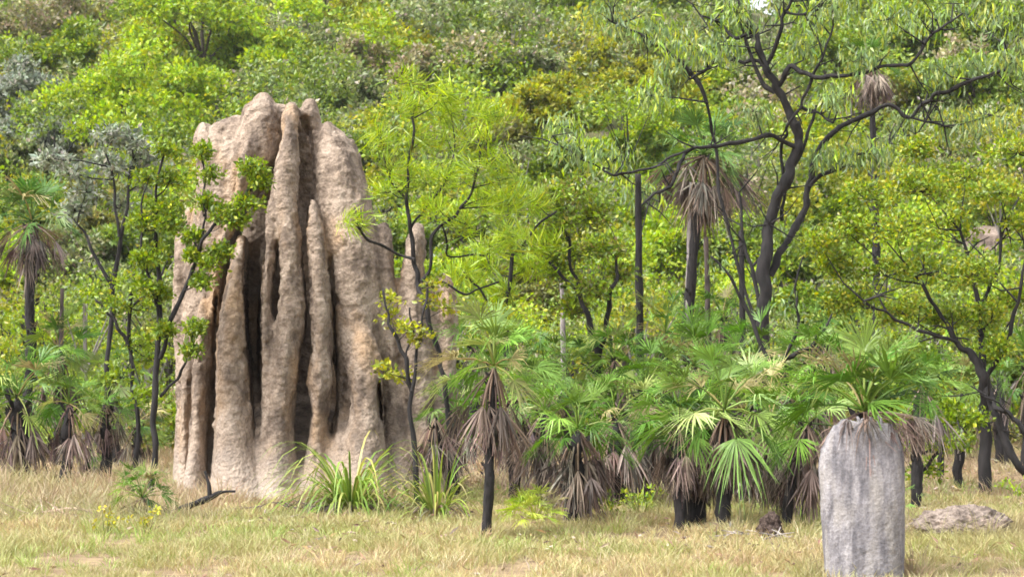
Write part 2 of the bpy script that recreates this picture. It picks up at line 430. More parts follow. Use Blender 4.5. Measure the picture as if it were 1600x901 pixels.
def palm(label, px, pyc, d, R, ng=22, nd=16, trunk=.07, bpx=None, skirt=1.0, pals=PALM_G, seed=0, emin=-35, emax=85,
         name='fan_palm', group='fan palms of the savanna', NL=22, droop=.4, bark=DARK, dhi=-45):
    g = np.random.default_rng(1000 + seed); R0 = R; R = R * .84; ng = int(ng * .82)
    if d > 25.4 and pals is PALM_G: pals = PALM_S  # palms farther back get darker greens: shade of the gaps put into colour
    c = P(px, pyc, d); bx = ((bpx if bpx is not None else px) - 800) * d / F
    base = np.array([bx, d, float(H(bx, d))]); root = thing(name, label, 'palm', base, group)
    if trunk:
        tb = MB(); n = 7; t = np.linspace(0, 1, n)
        pts = base[None] * (1 - t)[:, None] + c[None] * t[:, None]; pts[0, 2] -= .1
        pts[1:-1] += g.normal(size=(n - 2, 3)) * np.array([.015, .03, 0]); pts[-1, 2] -= .05
        tube(tb, pts, trunk * (1.12 - .2 * t + .05 * g.normal(size=n)) * np.array([1, 1, 1, 1, 1, .9, .4]), np.array(bark), 10, .35, sub=5, seed=seed)
        # old leaf bases standing off the trunk
        k = int(26 * max(1, (c[2] - base[2]))); k = min(k, 70); tt = g.uniform(.25, 1, k) ** .8; aa = g.uniform(0, 2 * np.pi, k)
        q = base[None] * (1 - tt)[:, None] + c[None] * tt[:, None]
        o = np.stack([np.cos(aa), np.sin(aa), np.zeros(k)], 1)
        leaves(tb, q + o * trunk * .85, unit(o * .7 + np.array([0, 0, .8])), trunk * 1.5, trunk * .7, np.tile(np.array(bark) * 1.5, (k, 1)), g)
        tb.build('trunk', M_CHAR, root, smooth=True)
    cb = MB(); i = np.arange(ng); f = (i + .5) / ng
    els = R_(emax) + (R_(emin) - R_(emax)) * f + g.normal(size=ng) * .12; azs = i * 2.39996 + g.uniform(0, 6) + g.normal(size=ng) * .2
    fan_fronds(cb, c, R, els, azs, g, *pals, NL=NL, droop=droop)
    cb.build('crown', M_PALM, root)
    if nd:
        db = MB(); i = np.arange(nd)
        els = R_(dhi) - g.random(nd) * R_(88 + dhi); azs = i * 2.39996 + g.uniform(0, 6)
        fan_fronds(db, c - np.array([0, 0, .04 * R]), R0 * skirt * 1.05, els, azs, g, *PALM_D, dead=True, pet=.55, NL=NL, droop=.3)
        db.build('dead_skirt', M_DRY, root)
    return root

def strap_plant(name, label, px, py, d, n, L, W, colours, weights, ndead=20, seed=0, el=(25, 88), cat='plant', droop=2.0):
    g = np.random.default_rng(seed); b = P(px, py, d); b[2] = float(H(b[0], d))
    root = thing(name, label, cat, b)
    def straps(n, els, L, W, cc, ww, dr):
        mb = MB(); S = 9; t = np.linspace(0, 1, S)
        a = g.uniform(0, 2 * np.pi, n); e = els; LL = L * g.uniform(.45, 1.12, n)
        o = b + np.stack([np.cos(a) * .1, np.sin(a) * .1, g.uniform(.02, .12, n)], 1) * 1.0
        p = o.copy(); dirv = np.stack([np.cos(a) * np.cos(e), np.sin(a) * np.cos(e), np.sin(e)], 1)
        s = np.stack([-np.sin(a), np.cos(a), 0 * a], 1); rows = []
        kink = g.uniform(.8, 1.7, n)
        for k in range(S):
            wd = W * (1 - .15 * t[k]) * (1 if t[k] < .6 else max(.04, (1 - t[k]) / .4)) * .5
            rows.append((p - s * wd, p + s * wd))
            p = p + dirv * (LL / (S - 1))[:, None]
            dirv = unit(dirv + np.array([0, 0, -1.]) * (dr * kink * (.3 + t[k] * 1.6) / S)[:, None])
        c = pal(cc, ww, n, .15, g)
        for (a0, b0), (a1, b1) in zip(rows[:-1], rows[1:]): mb.quads(np.stack([a0, b0, b1, a1], 1), c)
        return mb
    straps(n, R_(el[0]) + (R_(el[1]) - R_(el[0])) * g.random(n) ** .8, L, W, colours, weights, droop).build('leaves', M_PALM, root)
    if ndead:
        straps(ndead, R_(5) + R_(30) * g.random(ndead), L * .6, W * 1.1, PALM_D[0], PALM_D[1], 2.2).build('dead_leaves', M_DRY, root)
    return root

# ================================================================== the setting
def sheet(name, xs, ys, mat, dz=0.0, bump=0.0):
    X, Y = np.meshgrid(xs, ys); Z = H(X, Y) + dz
    if bump:
        Z = Z + bump * (fbm(v3(X.ravel(), Y.ravel(), 0), 2.5, 4).reshape(X.shape) - .5)
    nx, ny = len(xs), len(ys); i = np.arange(ny - 1)[:, None] * nx; j = np.arange(nx - 1)[None]
    q = np.stack([i + j, i + j + 1, i + nx + j + 1, i + nx + j], -1).reshape(-1, 4)
    mb = MB(); mb.add(np.stack([X, Y, Z], -1).reshape(-1, 3), q, (.2, .2, .2)); return mb.build(name, mat, smooth=True)
g_ = sheet('ground', np.concatenate([[-1500, -400, -100], np.linspace(-30, 30, 180), [100, 400, 1500]]),
           np.concatenate([[-400, -60, 0], np.linspace(8, 50, 160)]), M_SOIL, 0, .05); tag(g_, kind='structure')
h_ = sheet('hill', np.linspace(-260, 260, 160), np.concatenate([np.linspace(49.7, 300, 150), [600, 1500]]), M_HILL, 0.0, .0)
tag(h_, kind='structure')

# ================================================================== the great termite mound
MD = 25.0
COLS = [  # (px, py, metres further, half width px, half depth m)
 [(478, 815, .4, 150, 1.0), (472, 650, .95, 125, .6), (466, 500, 1.1, 100, .4), (458, 380, 1.05, 80, .36), (450, 290, .85, 62, .28), (442, 215, .5, 46, .22), (440, 182, .32, 38, .2)],
 [(470, 850, -.1, 195, 1.75), (470, 800, -.05, 186, 1.6), (472, 770, 0, 170, 1.4), (472, 738, .08, 150, 1.25), (470, 705, .25, 130, 1.05)],
 [(362, 190, .2, 14, .2), (350, 205, .2, 22, .3), (345, 250, .2, 30, .4), (340, 320, .2, 34, .4)],
 [(405, 725, -.75, 22, .3), (400, 760, -.95, 60, .4), (395, 800, -1.1, 90, .5)],
 [(410, 158, .1, 17, .22), (409, 172, .06, 27, .33), (405, 205, .02, 36, .42), (400, 245, .02, 41, .46), (380, 290, .1, 33, .42), (354, 345, .15, 26, .4), (340, 410, .15, 26, .4), (338, 500, .2, 32, .4), (335, 700, .2, 36, .45), (330, 815, 0, 50, .7)],
 [(372, 200, .2, 26, .28), (360, 240, .15, 38, .36), (348, 300, .15, 36, .4), (334, 380, .2, 30, .4), (322, 460, .25, 30, .4)],
 [(323, 203, .25, 12, .2), (328, 222, .25, 22, .3), (342, 280, .2, 32, .4), (334, 350, .2, 34, .42), (320, 430, .25, 32, .42), (313, 560, .25, 28, .4), (310, 700, .2, 28, .4), (305, 815, .1, 36, .5)],
 [(298, 330, .5, 9, .15), (293, 360, .45, 15, .25), (288, 430, .4, 18, .3), (286, 520, .4, 16, .3), (290, 620, .35, 14, .3), (290, 815, .3, 20, .35)],
 [(389, 222, -.38, 5, .12), (386, 245, -.42, 8, .16), (378, 290, -.42, 9, .18), (368, 335, -.38, 9, .2), (352, 375, -.36, 10, .22), (340, 430, -.3, 9, .22), (336, 500, -.2, 8, .2)],
 [(379, 372, -.30, 8, .2), (374, 410, -.50, 14, .3), (370, 455, -.66, 19, .36), (366, 510, -.8, 23, .4), (365, 580, -.88, 26, .42), (367, 650, -.98, 29, .42), (369, 710, -1.1, 36, .45), (378, 760, -1.2, 50, .5), (384, 830, -1.3, 66, .6)],
 [(323, 455, -.1, 7, .15), (321, 480, -.18, 10, .2), (317, 540, -.32, 13, .24), (314, 610, -.42, 14, .26), (311, 680, -.52, 14, .28), (306, 740, -.65, 17, .34), (302, 830, -.8, 28, .4)],
 [(300, 545, .1, 6, .15), (295, 590, .0, 8, .2), (291, 650, -.05, 9, .22), (292, 720, -.1, 12, .25), (290, 830, -.3, 22, .3)],
 [(456, 166, -.2, 10, .16), (455, 185, -.3, 13, .22), (453, 215, -.38, 14, .26), (449, 255, -.46, 18, .3), (445, 300, -.55, 20, .32), (449, 345, -.62, 19, .32), (454, 395, -.72, 18, .34), (457, 450, -.82, 19, .34), (455, 500, -.88, 22, .36), (448, 550, -.94, 21, .38), (441, 600, -1.0, 22, .38), (438, 650, -1.06, 22, .38), (436, 700, -1.12, 26, .4), (434, 760, -1.2, 40, .45), (432, 830, -1.35, 60, .6)],
 [(436, 285, -.48, 6, .15), (431, 320, -.55, 11, .22), (428, 355, -.6, 12, .24), (423, 400, -.64, 10, .24), (416, 450, -.72, 11, .26), (414, 490, -.8, 12, .28), (416, 530, -.88, 18, .34), (419, 570, -.9, 17, .32), (424, 630, -.94, 14, .3), (420, 680, -1.0, 15, .3), (412, 750, -1.1, 22, .35), (405, 830, -1.2, 30, .4)],
 [(489, 317, -.62, 5, .12), (490, 335, -.66, 9, .18), (494, 375, -.72, 13, .24), (499, 430, -.8, 16, .28), (503, 490, -.86, 15, .3), (503, 550, -.92, 16, .32), (500, 600, -.97, 19, .34), (500, 640, -1.02, 15, .32), (497, 690, -1.0, 17, .34), (495, 750, -1.1, 28, .4), (492, 830, -1.3, 50, .5)],
 [(484, 165, .0, 11, .16), (484, 182, .0, 17, .22), (491, 212, .08, 11, .22), (497, 260, -.02, 7, .22), (495, 320, -.08, 7, .24)],
 [(514, 198, .0, 12, .2), (520, 222, -.02, 26, .34), (529, 270, -.05, 38, .46), (538, 335, -.1, 46, .56), (549, 400, -.16, 49, .64), (556, 470, -.22, 48, .66), (560, 540, -.28, 42, .66), (562, 600, -.3, 36, .62), (560, 650, -.36, 36, .6), (560, 720, -.6, 48, .62), (556, 830, -.9, 75, .8)],
 [(545, 222, .12, 6, .14), (549, 245, .1, 11, .24), (556, 295, .08, 16, .3), (562, 340, .05, 17, .36), (568, 400, .0, 16, .4), (572, 460, -.05, 18, .44), (578, 560, -.1, 18, .44), (596, 700, -.2, 30, .5)],
 [(566, 492, -.5, 8, .2), (568, 525, -.72, 20, .3), (571, 570, -.84, 26, .34), (572, 620, -.92, 26, .34), (571, 665, -1.0, 29, .36), (566, 730, -1.12, 42, .4), (562, 830, -1.3, 60, .5)],
 [(530, 640, -.7, 6, .15), (532, 665, -.86, 13, .24), (532, 700, -1.0, 22, .3), (530, 830, -1.2, 46, .5)],
 [(600, 354, -.05, 9, .14), (601, 375, -.1, 13, .22), (603, 420, -.14, 14, .28), (607, 480, -.2, 16, .32), (611, 545, -.24, 17, .34), (614, 600, -.18, 18, .36), (620, 655, -.32, 24, .4), (622, 720, -.5, 32, .45), (620, 830, -.8, 46, .55)],
 [(652, 355, .0, 9, .16), (650, 382, -.05, 15, .26), (645, 430, -.1, 21, .34), (647, 500, -.15, 24, .38), (652, 570, -.2, 26, .4), (655, 640, -.25, 28, .42), (657, 720, -.35, 36, .45), (655, 830, -.5, 46, .5)],
 [(692, 436, .1, 10, .18), (696, 468, .06, 17, .28), (698, 520, .0, 18, .3), (696, 590, -.05, 18, .32), (690, 660, -.1, 22, .34), (684, 830, -.3, 34, .4)],
 [(672, 450, .15, 12, .3), (673, 560, .1, 20, .35), (672, 830, -.1, 34, .45)],
 [(615, 470, .3, 14, .3), (620, 560, .2, 24, .4), (630, 680, .1, 40, .5), (640, 830, -.1, 60, .7)],
]
CLEFTS = [   # (px, py, half width px, metres of the cleft floor) : the deep gullies between the buttresses
 [(404, 280, 3, 25.1), (400, 340, 10, 25.6), (396, 400, 14, 26.1), (395, 450, 13, 26.2), (395, 510, 11, 26.2), (398, 570, 9, 26.1), (400, 625, 7, 25.8), (402, 668, 2, 24.9)],
 [(478, 185, 4, 25.15), (479, 225, 7, 25.3), (479, 290, 7, 25.4), (477, 330, 5, 25.4), (476, 380, 3, 25.3), (479, 450, 2.5, 25.2), (480, 510, 3, 25.1), (475, 560, 6, 25.1), (471, 610, 5, 25.0), (469, 650, 2, 24.7)],
 [(516, 400, 1, 24.8), (522, 470, 2, 24.8), (525, 550, 2, 24.8), (524, 610, 3, 24.8), (521, 650, 4, 24.7), (518, 680, 2, 24.6)],
 [(337, 460, 1.5, 25.1), (335, 540, 2.5, 25.1), (335, 600, 3, 25.0), (333, 660, 4, 24.9), (331, 710, 3, 24.8), (329, 750, 1.5, 24.6)],
 [(433, 380, 1, 24.7), (434, 410, 2, 24.8), (434, 440, 2, 24.8), (432, 465, 1, 24.7)],
 [(592, 600, 1, 24.8), (595, 635, 2.5, 24.9), (597, 660, 1.5, 24.8)],
]
def carve(co, base):
    w = co + base; px = 800 + w[:, 0] * F / w[:, 1]; py = HORIZON - (w[:, 2] - CAM_H) * F / w[:, 1]
    for cl in CLEFTS:
        c = np.array(cl, float); m = (py > c[0, 1] - 6) & (py < c[-1, 1] + 6)
        x0 = np.interp(py, c[:, 1], c[:, 0]); hw = np.interp(py, c[:, 1], c[:, 2]); fl = np.interp(py, c[:, 1], c[:, 3])
        endf = np.clip(np.minimum(py - c[0, 1] + 6, c[-1, 1] + 6 - py) / 12, 0, 1)
        k = np.clip((hw + 2.5 + 2.5 * (fbm(w, .15, 2, 5) - .5) - np.abs(px - x0)) / 6, 0, 1) * endf * m
        dy = np.maximum(fl - w[:, 1], 0) * k
        w[:, 1] += dy; w[:, 0] += dy * w[:, 0] / 25.0
    return w - base

def termite_mound():
    mb = MB()
    for k, cl in enumerate(COLS):
        pts = []; rx = []; ry = []
        for px, py, o, r, dep in cl:
            d = MD + o + .1; pts.append(P(px, py, d)); rx.append(r * d / F); ry.append(dep)
        # close the ends with shrinking rings so the remesher sees a rounded solid
        pts = np.array(pts); rx = np.array(rx); ry = np.array(ry)
        e0 = pts[0] + (pts[0] - pts[1]) / max(np.linalg.norm(pts[0] - pts[1]), 1e-6) * min(rx[0], ry[0]) * .8
        e1 = pts[-1] + (pts[-1] - pts[-2]) / max(np.linalg.norm(pts[-1] - pts[-2]), 1e-6) * min(rx[-1], ry[-1]) * .8
        pts = np.concatenate([[e0], pts, [e1]]); rx = np.concatenate([[rx[0] * .35], rx, [rx[-1] * .35]]); ry = np.concatenate([[ry[0] * .35], ry, [ry[-1] * .35]])
        t = np.linspace(0, 1, len(pts)); 
        tube(mb, pts, rx, (1, 1, 1), 22, 0, ry=ry, sub=6)
    base = P(470, 780, MD); base[2] = 0
    o = mb.build('termite_mound', M_MOUND, origin=base)
    m = o.modifiers.new('r', 'REMESH'); m.mode = 'VOXEL'; m.voxel_size = .024; m.adaptivity = 0
    s = o.modifiers.new('s', 'SMOOTH'); s.factor = .5; s.iterations = 5
    dg = bpy.context.evaluated_depsgraph_get(); me = bpy.data.meshes.new_from_object(o.evaluated_get(dg))
    o.modifiers.clear(); old = o.data; o.data = me; me.name = 'termite_mound'; bpy.data.meshes.remove(old)
    n = len(me.vertices); co = np.empty(n * 3, np.float32); me.vertices.foreach_get('co', co); co = co.reshape(-1, 3).astype(float)
    co = carve(co, base); me.vertices.foreach_set('co', co.astype(np.float32).ravel()); me.update()
    no = np.empty(n * 3, np.float32); me.vertex_normals.foreach_get('vector', no); no = no.reshape(-1, 3)
    st = co * np.array([1, 1, .7])
    low = np.clip((co[:, 2] - .35) / .7, .35, 1); disp = .06 * (fbm(st, .42, 2, 3) - .5) + .05 * (fbm(st, .21, 2, 9) - .5) + .048 * (fbm(co * np.array([1, 1, 1.3]), .085, 2, 15) - .5)
    flute = fbm(co * np.array([1, 1, .16]), .13, 2, 21) - .5
    disp += .03 * flute; disp *= low
    pit = np.clip(fbm(co, .10, 1, 31) - .78, 0, 1) * -.18
    co = co + no * (disp + pit)[:, None]
    me.vertices.foreach_set('co', co.astype(np.float32).ravel())
    me.polygons.foreach_set('use_smooth', np.ones(len(me.polygons), bool)); me.update()
    if not me.materials: me.materials.append(M_MOUND)
    tag(o, 'tall pinkish brown termite mound with deep vertical buttresses, towering above the palms', 'termite mound')
    print('mound verts', n)
termite_mound()

# grey slab mound in front, right
def slab_mound():
    d = 14.8; base = P(1348, 908, d); base[2] = 0
    root = None
    top = P(1348, 657, d)[2]; nz, na = 150, 180
    z = np.linspace(-.05, 1, nz); a = np.linspace(0, 2 * np.pi, na, endpoint=False)
    ca, sa = np.cos(a), np.sin(a)
    ys = np.array([908, 860, 800, 740, 700, 680, 668]); 
    lx = np.interp(z, [0, .2, .45, .7, .86, .95, 1], [-58, -61, -65, -69, -65, -58, -46]); rx = np.interp(z, [0, .2, .45, .7, .86, .95, 1], [62, 64, 65, 66, 63, 57, 46])
    T = np.interp(z, [0, .5, .9, 1], [.24, .2, .12, .06])
    V = np.zeros((nz, na, 3)); e = .75
    X = np.sign(ca) * np.abs(ca) ** e; Y = np.sign(sa) * np.abs(sa) ** .85
    cx = (lx + rx) / 2; hw = (rx - lx) / 2
    V[:, :, 0] = (cx[:, None] + hw[:, None] * X[None]) * d / F
    V[:, :, 1] = T[:, None] * Y[None]
    # jagged top: crest height varies along the width
    xs = V[:, :, 0]
    crest = top * (1 - .10 * (np.abs(xs / .33)) ** 3) + .06 * (fbm(v3(xs.ravel(), 0, 3), .07, 2, 5).reshape(xs.shape) - .5)
    V[:, :, 2] = z[:, None] * np.where(z[:, None] > .75, top + (crest - top) * ((z[:, None] - .75) / .25), top)
    q = V.reshape(-1, 3); nrm = unit(np.stack([np.tile(ca / .33, nz), np.tile(sa / .2, nz), np.zeros(nz * na)], 1))
    fl = fbm(q * np.array([1, 1, .10]), .06, 1, 2) - .5; fn = fbm(q, .04, 2, 8) - .5; bg_ = fbm(q * np.array([1, 1, .5]), .2, 2, 12) - .5
    q = q + nrm * (.005 * fl + .009 * fn + .028 * bg_)[:, None]
    i = np.arange(nz - 1)[:, None] * na; j = np.arange(na)[None]; j2 = (j + 1) % na
    Q = np.stack([i + j, i + j2, i + na + j2, i + na + j], -1).reshape(-1, 4)
    tc = q[(nz - 1) * na:].mean(0); q = np.concatenate([q, [tc]]); b = (nz - 1) * na; jj = np.arange(na)
    Q = np.concatenate([Q, np.stack([b + jj, b + (jj + 1) % na, np.full(na, len(q) - 1), np.full(na, len(q) - 1)], -1)])
    mb = MB(); mb.add(q + base, Q, (.4, .4, .4))
    # small spires along the crest
    g = np.random.default_rng(4)
    for k in range(7):
        x = g.uniform(-.14, .14); h = top * (1 - .10 * abs(x / .33) ** 3)
        tube(mb, [base + np.array([x, g.uniform(-.03, .03), h - .12]), base + np.array([x + g.normal() * .008, 0, h]), base + np.array([x + g.normal() * .01, 0, h + g.uniform(.0, .06)])],
             [.022, .012, .003], (.4, .4, .4), 8, .3, sub=3, seed=k)
    o = mb.build('termite_mound', M_GREY, origin=base, smooth=True)
    tag(o, 'grey slab shaped termite mound standing in the grass under a fan palm', 'termite mound')
slab_mound()

def lump(name, label, cat, px, py, d, hx, hy, hz, mat, seed, rough=.35, cell=.3, spin=0, sink=.2, fine=.0):
    c = P(px, py, d); z0 = float(H(c[0], d)); base = np.array([c[0], d, z0])
    n, m = 60, 90; ph = np.linspace(0.02, np.pi - .02, n); th = np.linspace(0, 2 * np.pi, m, endpoint=False)
    u = np.stack([np.sin(ph)[:, None] * np.cos(th), np.sin(ph)[:, None] * np.sin(th), np.cos(ph)[:, None] * np.ones(m)], -1).reshape(-1, 3)
    k = 1 + rough * 2 * (fbm(u + seed, cell * 2, 3, seed) - .5) + fine * 2 * (fbm(u, .08, 2, seed + 5) - .5)
    v = u * k[:, None] * np.array([hx, hy, hz]); v[:, 2] += hz * (1 - 2 * sink) if sink else 0
    v = v + base; i = np.arange(n - 1)[:, None] * m; j = np.arange(m)[None]; j2 = (j + 1) % m
    mb = MB(); mb.add(v, np.stack([i + j, i + m + j, i + m + j2, i + j2], -1).reshape(-1, 4), (.4, .4, .4))
    o = mb.build(name, mat, origin=base, smooth=True); return tag(o, label, cat)
M_LOW = mound_mat('crumbled_termite_earth', [(.3, (.10, .078, .066)), (.5, (.22, .178, .15)), (.7, (.33, .275, .24))], (.22, .16, .12), 8, 40, 1, 1, .03)
M_STUMP = ground_mat('charred_wood', [(.35, (.03, .022, .02)), (.5, (.09, .065, .055)), (.65, (.2, .15, .13))], 30)
lump('termite_mound', 'low crumbling pinkish grey termite mound to the right of the grey slab', 'termite mound', 1498, 850, 18.6, .47, .4, .20, M_LOW, 3, .3, .25, fine=.09)
lump('stump', 'small charred brown stump in the grass left of the grey slab mound', 'stump', 1203, 840, 18.4, .11, .11, .17, M_STUMP, 8, .4, .25, fine=.15)
for px, py, r, s, lab in ((1572, 225, 30, 1, 'pink boulder high on the hillside above the yellow green tree'),
                          (1575, 400, 48, 2, 'large pinkish rock outcrop showing through the yellow green tree at the right edge'),
):
    dd = on_ground(px, py + r * .6); rr = r * dd / F
    lump('boulder', lab, 'boulder', px, py, dd, rr * 1.3, rr, rr, M_ROCK, s, .35, .35, fine=.03)

# ================================================================== trees one can tell apart
# 1 the big dark eucalypt
hero_tree('dark twisting eucalypt with thin drooping leaves, its forked branches spreading over the palms', 31, [
 [(1198, 737, 21), (1197, 620, 19), (1194, 480, 17.5), (1196, 400, 16), (1205, 345, 14.5), (1226, 285, 13.5), (1243, 240, 13), (1248, 208, 12), (1234, 172, 10.5), (1214, 138, 9.5), (1196, 105, 8.5), (1183, 62, 6.5), (1165, 25, 5), (1152, -15, 4)],
 [(1203, 430, 10, .1), (1228, 380, 9, .3), (1256, 335, 8.5, .5), (1265, 288, 8, .6), (1274, 252, 7.5, .6), (1292, 218, 7, .6), (1314, 198, 6.5, .6), (1348, 183, 6, .5), (1388, 165, 5, .4), (1424, 184, 4.5, .3), (1447, 162, 5, .2), (1462, 147, 5, .1), (1480, 143, 5, 0), (1518, 126, 4.5, -.2), (1555, 115, 3.5, -.4), (1602, 98, 2.5, -.6)],
 [(1214, 138, 7), (1238, 103, 6.5, -.2), (1252, 113, 6, -.3), (1275, 122, 5.5, -.4), (1312, 120, 5, -.5), (1352, 113, 4.5, -.6), (1385, 102, 4.5, -.7), (1420, 103, 4, -.8), (1436, 85, 4, -.8), (1452, 60, 3.5, -.9), (1478, 40, 3, -1), (1503, 22, 2.5, -1)],
 [(1196, 105, 6), (1219, 45, 5, -.2), (1228, 20, 4.5, -.3), (1240, -10, 3.5, -.4), (1245, -40, 3, -.4)],
 [(1228, 20, 3.5, -.3), (1258, 22, 3, -.4), (1285, 10, 2.5, -.5)],
 [(1222, 345, 5, .2), (1224, 300, 4.5, .2), (1223, 220, 4, 0), (1232, 190, 4, -.1), (1252, 168, 4, -.2), (1266, 130, 3.5, -.3), (1285, 90, 3, -.4), (1302, 40, 2.5, -.4)],
 [(1252, 166, 3.5, -.2), (1276, 176, 3, -.2), (1302, 192, 2.5, -.3)],
 [(1243, 230, 6), (1205, 211, 5.5, -.3), (1165, 219, 5, -.5), (1120, 229, 5, -.7), (1085, 231, 4.5, -.8), (1070, 240, 4.5, -.8), (1062, 268, 4.5, -.9), (1046, 294, 4, -.9), (1022, 302, 3.5, -1), (1003, 320, 3, -1)],
 [(1085, 231, 3.5, -.8), (1046, 245, 3.2, -.9), (1000, 265, 3, -1), (958, 274, 2.6, -1), (930, 255, 2.3, -1), (875, 228, 2, -1)],
 [(1196, 105, 5), (1180, 96, 5, .2), (1150, 96, 4.5, .3), (1118, 92, 4, .4), (1100, 112, 3.5, .4), (1078, 122, 3, .4), (1060, 100, 2.5, .5)],
 [(1175, 50, 4.5), (1152, 60, 4, .1), (1125, 33, 3.5, .2), (1095, 25, 2.5, .2)],
 [(1210, 145, 6), (1190, 130, 5, .1), (1165, 62, 4, .2), (1140, 10, 3.5, .2), (1132, -20, 3, .2)],
 [(1104, 160, 4.5, .6), (1092, 128, 5, .6), (1068, 100, 4.5, .6), (1048, 84, 4, .6), (1010, 60, 3, .6), (975, 40, 2.5, .6), (950, 30, 2, .6)],
 [(1265, 290, 6, .6), (1282, 276, 5.5, .5), (1312, 262, 5, .4), (1348, 260, 4.5, .3), (1360, 240, 4, .3), (1372, 225, 3, .3), (1415, 213, 2.5, .2)],
 [(1275, 165, 4, .3), (1258, 225, 4, .2), (1215, 300, 3.5, .1), (1202, 350, 3, 0)],
 [(1196, 520, 7), (1180, 440, 5, .3), (1160, 380, 4, .4), (1155, 300, 3, .5)],
 [(1424, 184, 3, .3), (1445, 190, 3, .3), (1475, 197, 2.5, .2)],
 [(1104, 160, 4, .6), (1118, 230, 4, .8), (1130, 330, 4, .8), (1165, 460, 4, .6), (1194, 560, 5, .3)],
 ], [(1080, 70, 48), (1010, 55, 45), (960, 30, 40), (1150, 20, 40), (1120, 70, 26), (1240, 10, 40), (1300, 20, 45), (1390, 30, 50), (1450, 40, 40), (1500, 20, 45), (1560, 40, 50), (1590, 90, 40), (1520, 100, 38), (1470, 110, 26), (1395, 225, 34), (1350, 240, 26), (1420, 195, 24), (1300, 150, 22), (1345, 90, 30), (1180, 175, 20), (1010, 150, 30), (960, 250, 36), (905, 235, 38), (880, 200, 26), (1000, 300, 30), (1550, 180, 40), (1500, 190, 34), (1290, 240, 18), (1040, 110, 26), (1260, 70, 22)],
 'hang', 'blue', (.17, .03), per=8, cr=.30, n=22, seed=11, ds=1.2, twig=.009, extra=('lime', .5), side=7, slim=.64, name='eucalypt_tree')

# 2 the broad yellow green tree at the right
hero_tree('broad yellow green leafy tree with leaning charred stems at the right edge', 25.2, [
 [(1540, 772, 14), (1541, 700, 13), (1538, 640, 12), (1536, 590, 10), (1520, 560, 8), (1498, 535, 6), (1478, 505, 4.5), (1455, 470, 3.5), (1430, 430, 3)],
 [(1625, 770, 8, -.3), (1600, 735, 8, -.3), (1572, 690, 8, -.3), (1552, 640, 8, -.2), (1541, 595, 8, 0), (1536, 545, 6, .1), (1530, 480, 5, .2), (1515, 420, 4, .2), (1500, 360, 3, .2)],
 [(1640, 720, 5, -.6), (1590, 660, 5, -.5), (1562, 640, 5, -.4), (1545, 620, 5, -.2)],
 [(1540, 590, 6), (1562, 555, 5, -.2), (1580, 510, 4, -.3), (1596, 450, 3.5, -.4), (1605, 380, 3, -.4)],
 [(1498, 535, 4), (1450, 520, 3.5, -.2), (1400, 500, 3, -.3), (1350, 470, 2.5, -.4)],
 [(1530, 480, 4, .2), (1560, 420, 3.5), (1570, 350, 3)],
 ], [(1320, 360, 45), (1300, 420, 38), (1350, 310, 42), (1400, 360, 50), (1440, 300, 48), (1480, 360, 50), (1510, 280, 48), (1560, 300, 40), (1590, 240, 45), (1520, 430, 48), (1450, 430, 50), (1380, 430, 48), (1340, 470, 34), (1410, 490, 36), (1480, 500, 34), (1550, 500, 38), (1590, 470, 40), (1595, 350, 34), (1280, 380, 26), (1300, 470, 24), (1430, 235, 26), (1400, 550, 20), (1560, 550, 22)],
 'round', 'fresh', (.055, .034), per=17, cr=.16, n=34, seed=12, ds=.7, twig=.007, side=5, extra=('yellow', .6), name='leafy_tree')

hero_tree('low dark green bush on a short black stem right of the grey slab mound', 24, [
 [(1430, 800, 6), (1432, 740, 5), (1440, 700, 4), (1455, 660, 3)], [(1432, 740, 3.5), (1475, 700, 3), (1500, 670, 2.5)]],
 [(1440, 690, 30), (1470, 660, 32), (1500, 690, 28), (1445, 735, 24), (1490, 640, 22), (1520, 655, 20), (1425, 650, 22)],
 'round', 'fresh', (.065, .04), per=12, cr=.12, n=26, seed=13, ds=.4, twig=.006, name='bush', cat='bush')

# 3 left of the mound
hero_tree('slim dark stemmed tree with dense bright leaves leaning over the mound left shoulder', 23.6, [
 [(240, 790, 7), (243, 690, 6.5), (247, 590, 6), (249, 500, 5.5), (247, 430, 4.5), (240, 360, 3.5), (246, 280, 2.5), (258, 230, 2)],
 [(250, 560, 5), (262, 510, 4.5, -.1), (282, 470, 4.5, -.1), (300, 420, 4, -.2), (318, 375, 3.5, -.3), (345, 340, 3, -.3), (385, 300, 2.5, -.4), (410, 260, 2, -.4)],
 [(249, 500, 3.5), (230, 430, 3), (222, 360, 2.5), (225, 300, 2)],
 [(250, 620, 3.5), (275, 590, 3), (292, 550, 2.5, -.2), (305, 515, 2, -.3)],
 [(318, 375, 2.5, -.3), (320, 320, 2, -.3), (318, 260, 1.8, -.3)],
 ], [(255, 240, 30), (232, 280, 28), (265, 285, 26), (250, 330, 32), (228, 350, 24), (240, 400, 26), (270, 350, 18), (318, 240, 16, -.3), (328, 275, 20, -.3), (325, 320, 22, -.3), (350, 335, 20, -.4), (395, 265, 18, -.4), (408, 285, 15, -.4), (385, 320, 22, -.4), (370, 345, 18, -.4), (305, 400, 20, -.3), (330, 415, 22, -.3), (345, 395, 16, -.3), (300, 370, 16, -.2), (228, 450, 20), (248, 460, 20), (305, 515, 16, -.3), (298, 548, 12, -.3), (255, 515, 14), (225, 405, 18), (318, 440, 12, -.3)],
 'round', 'fresh', (.055, .032), per=14, cr=.10, n=30, seed=14, ds=.25, twig=.006, name='leafy_tree')

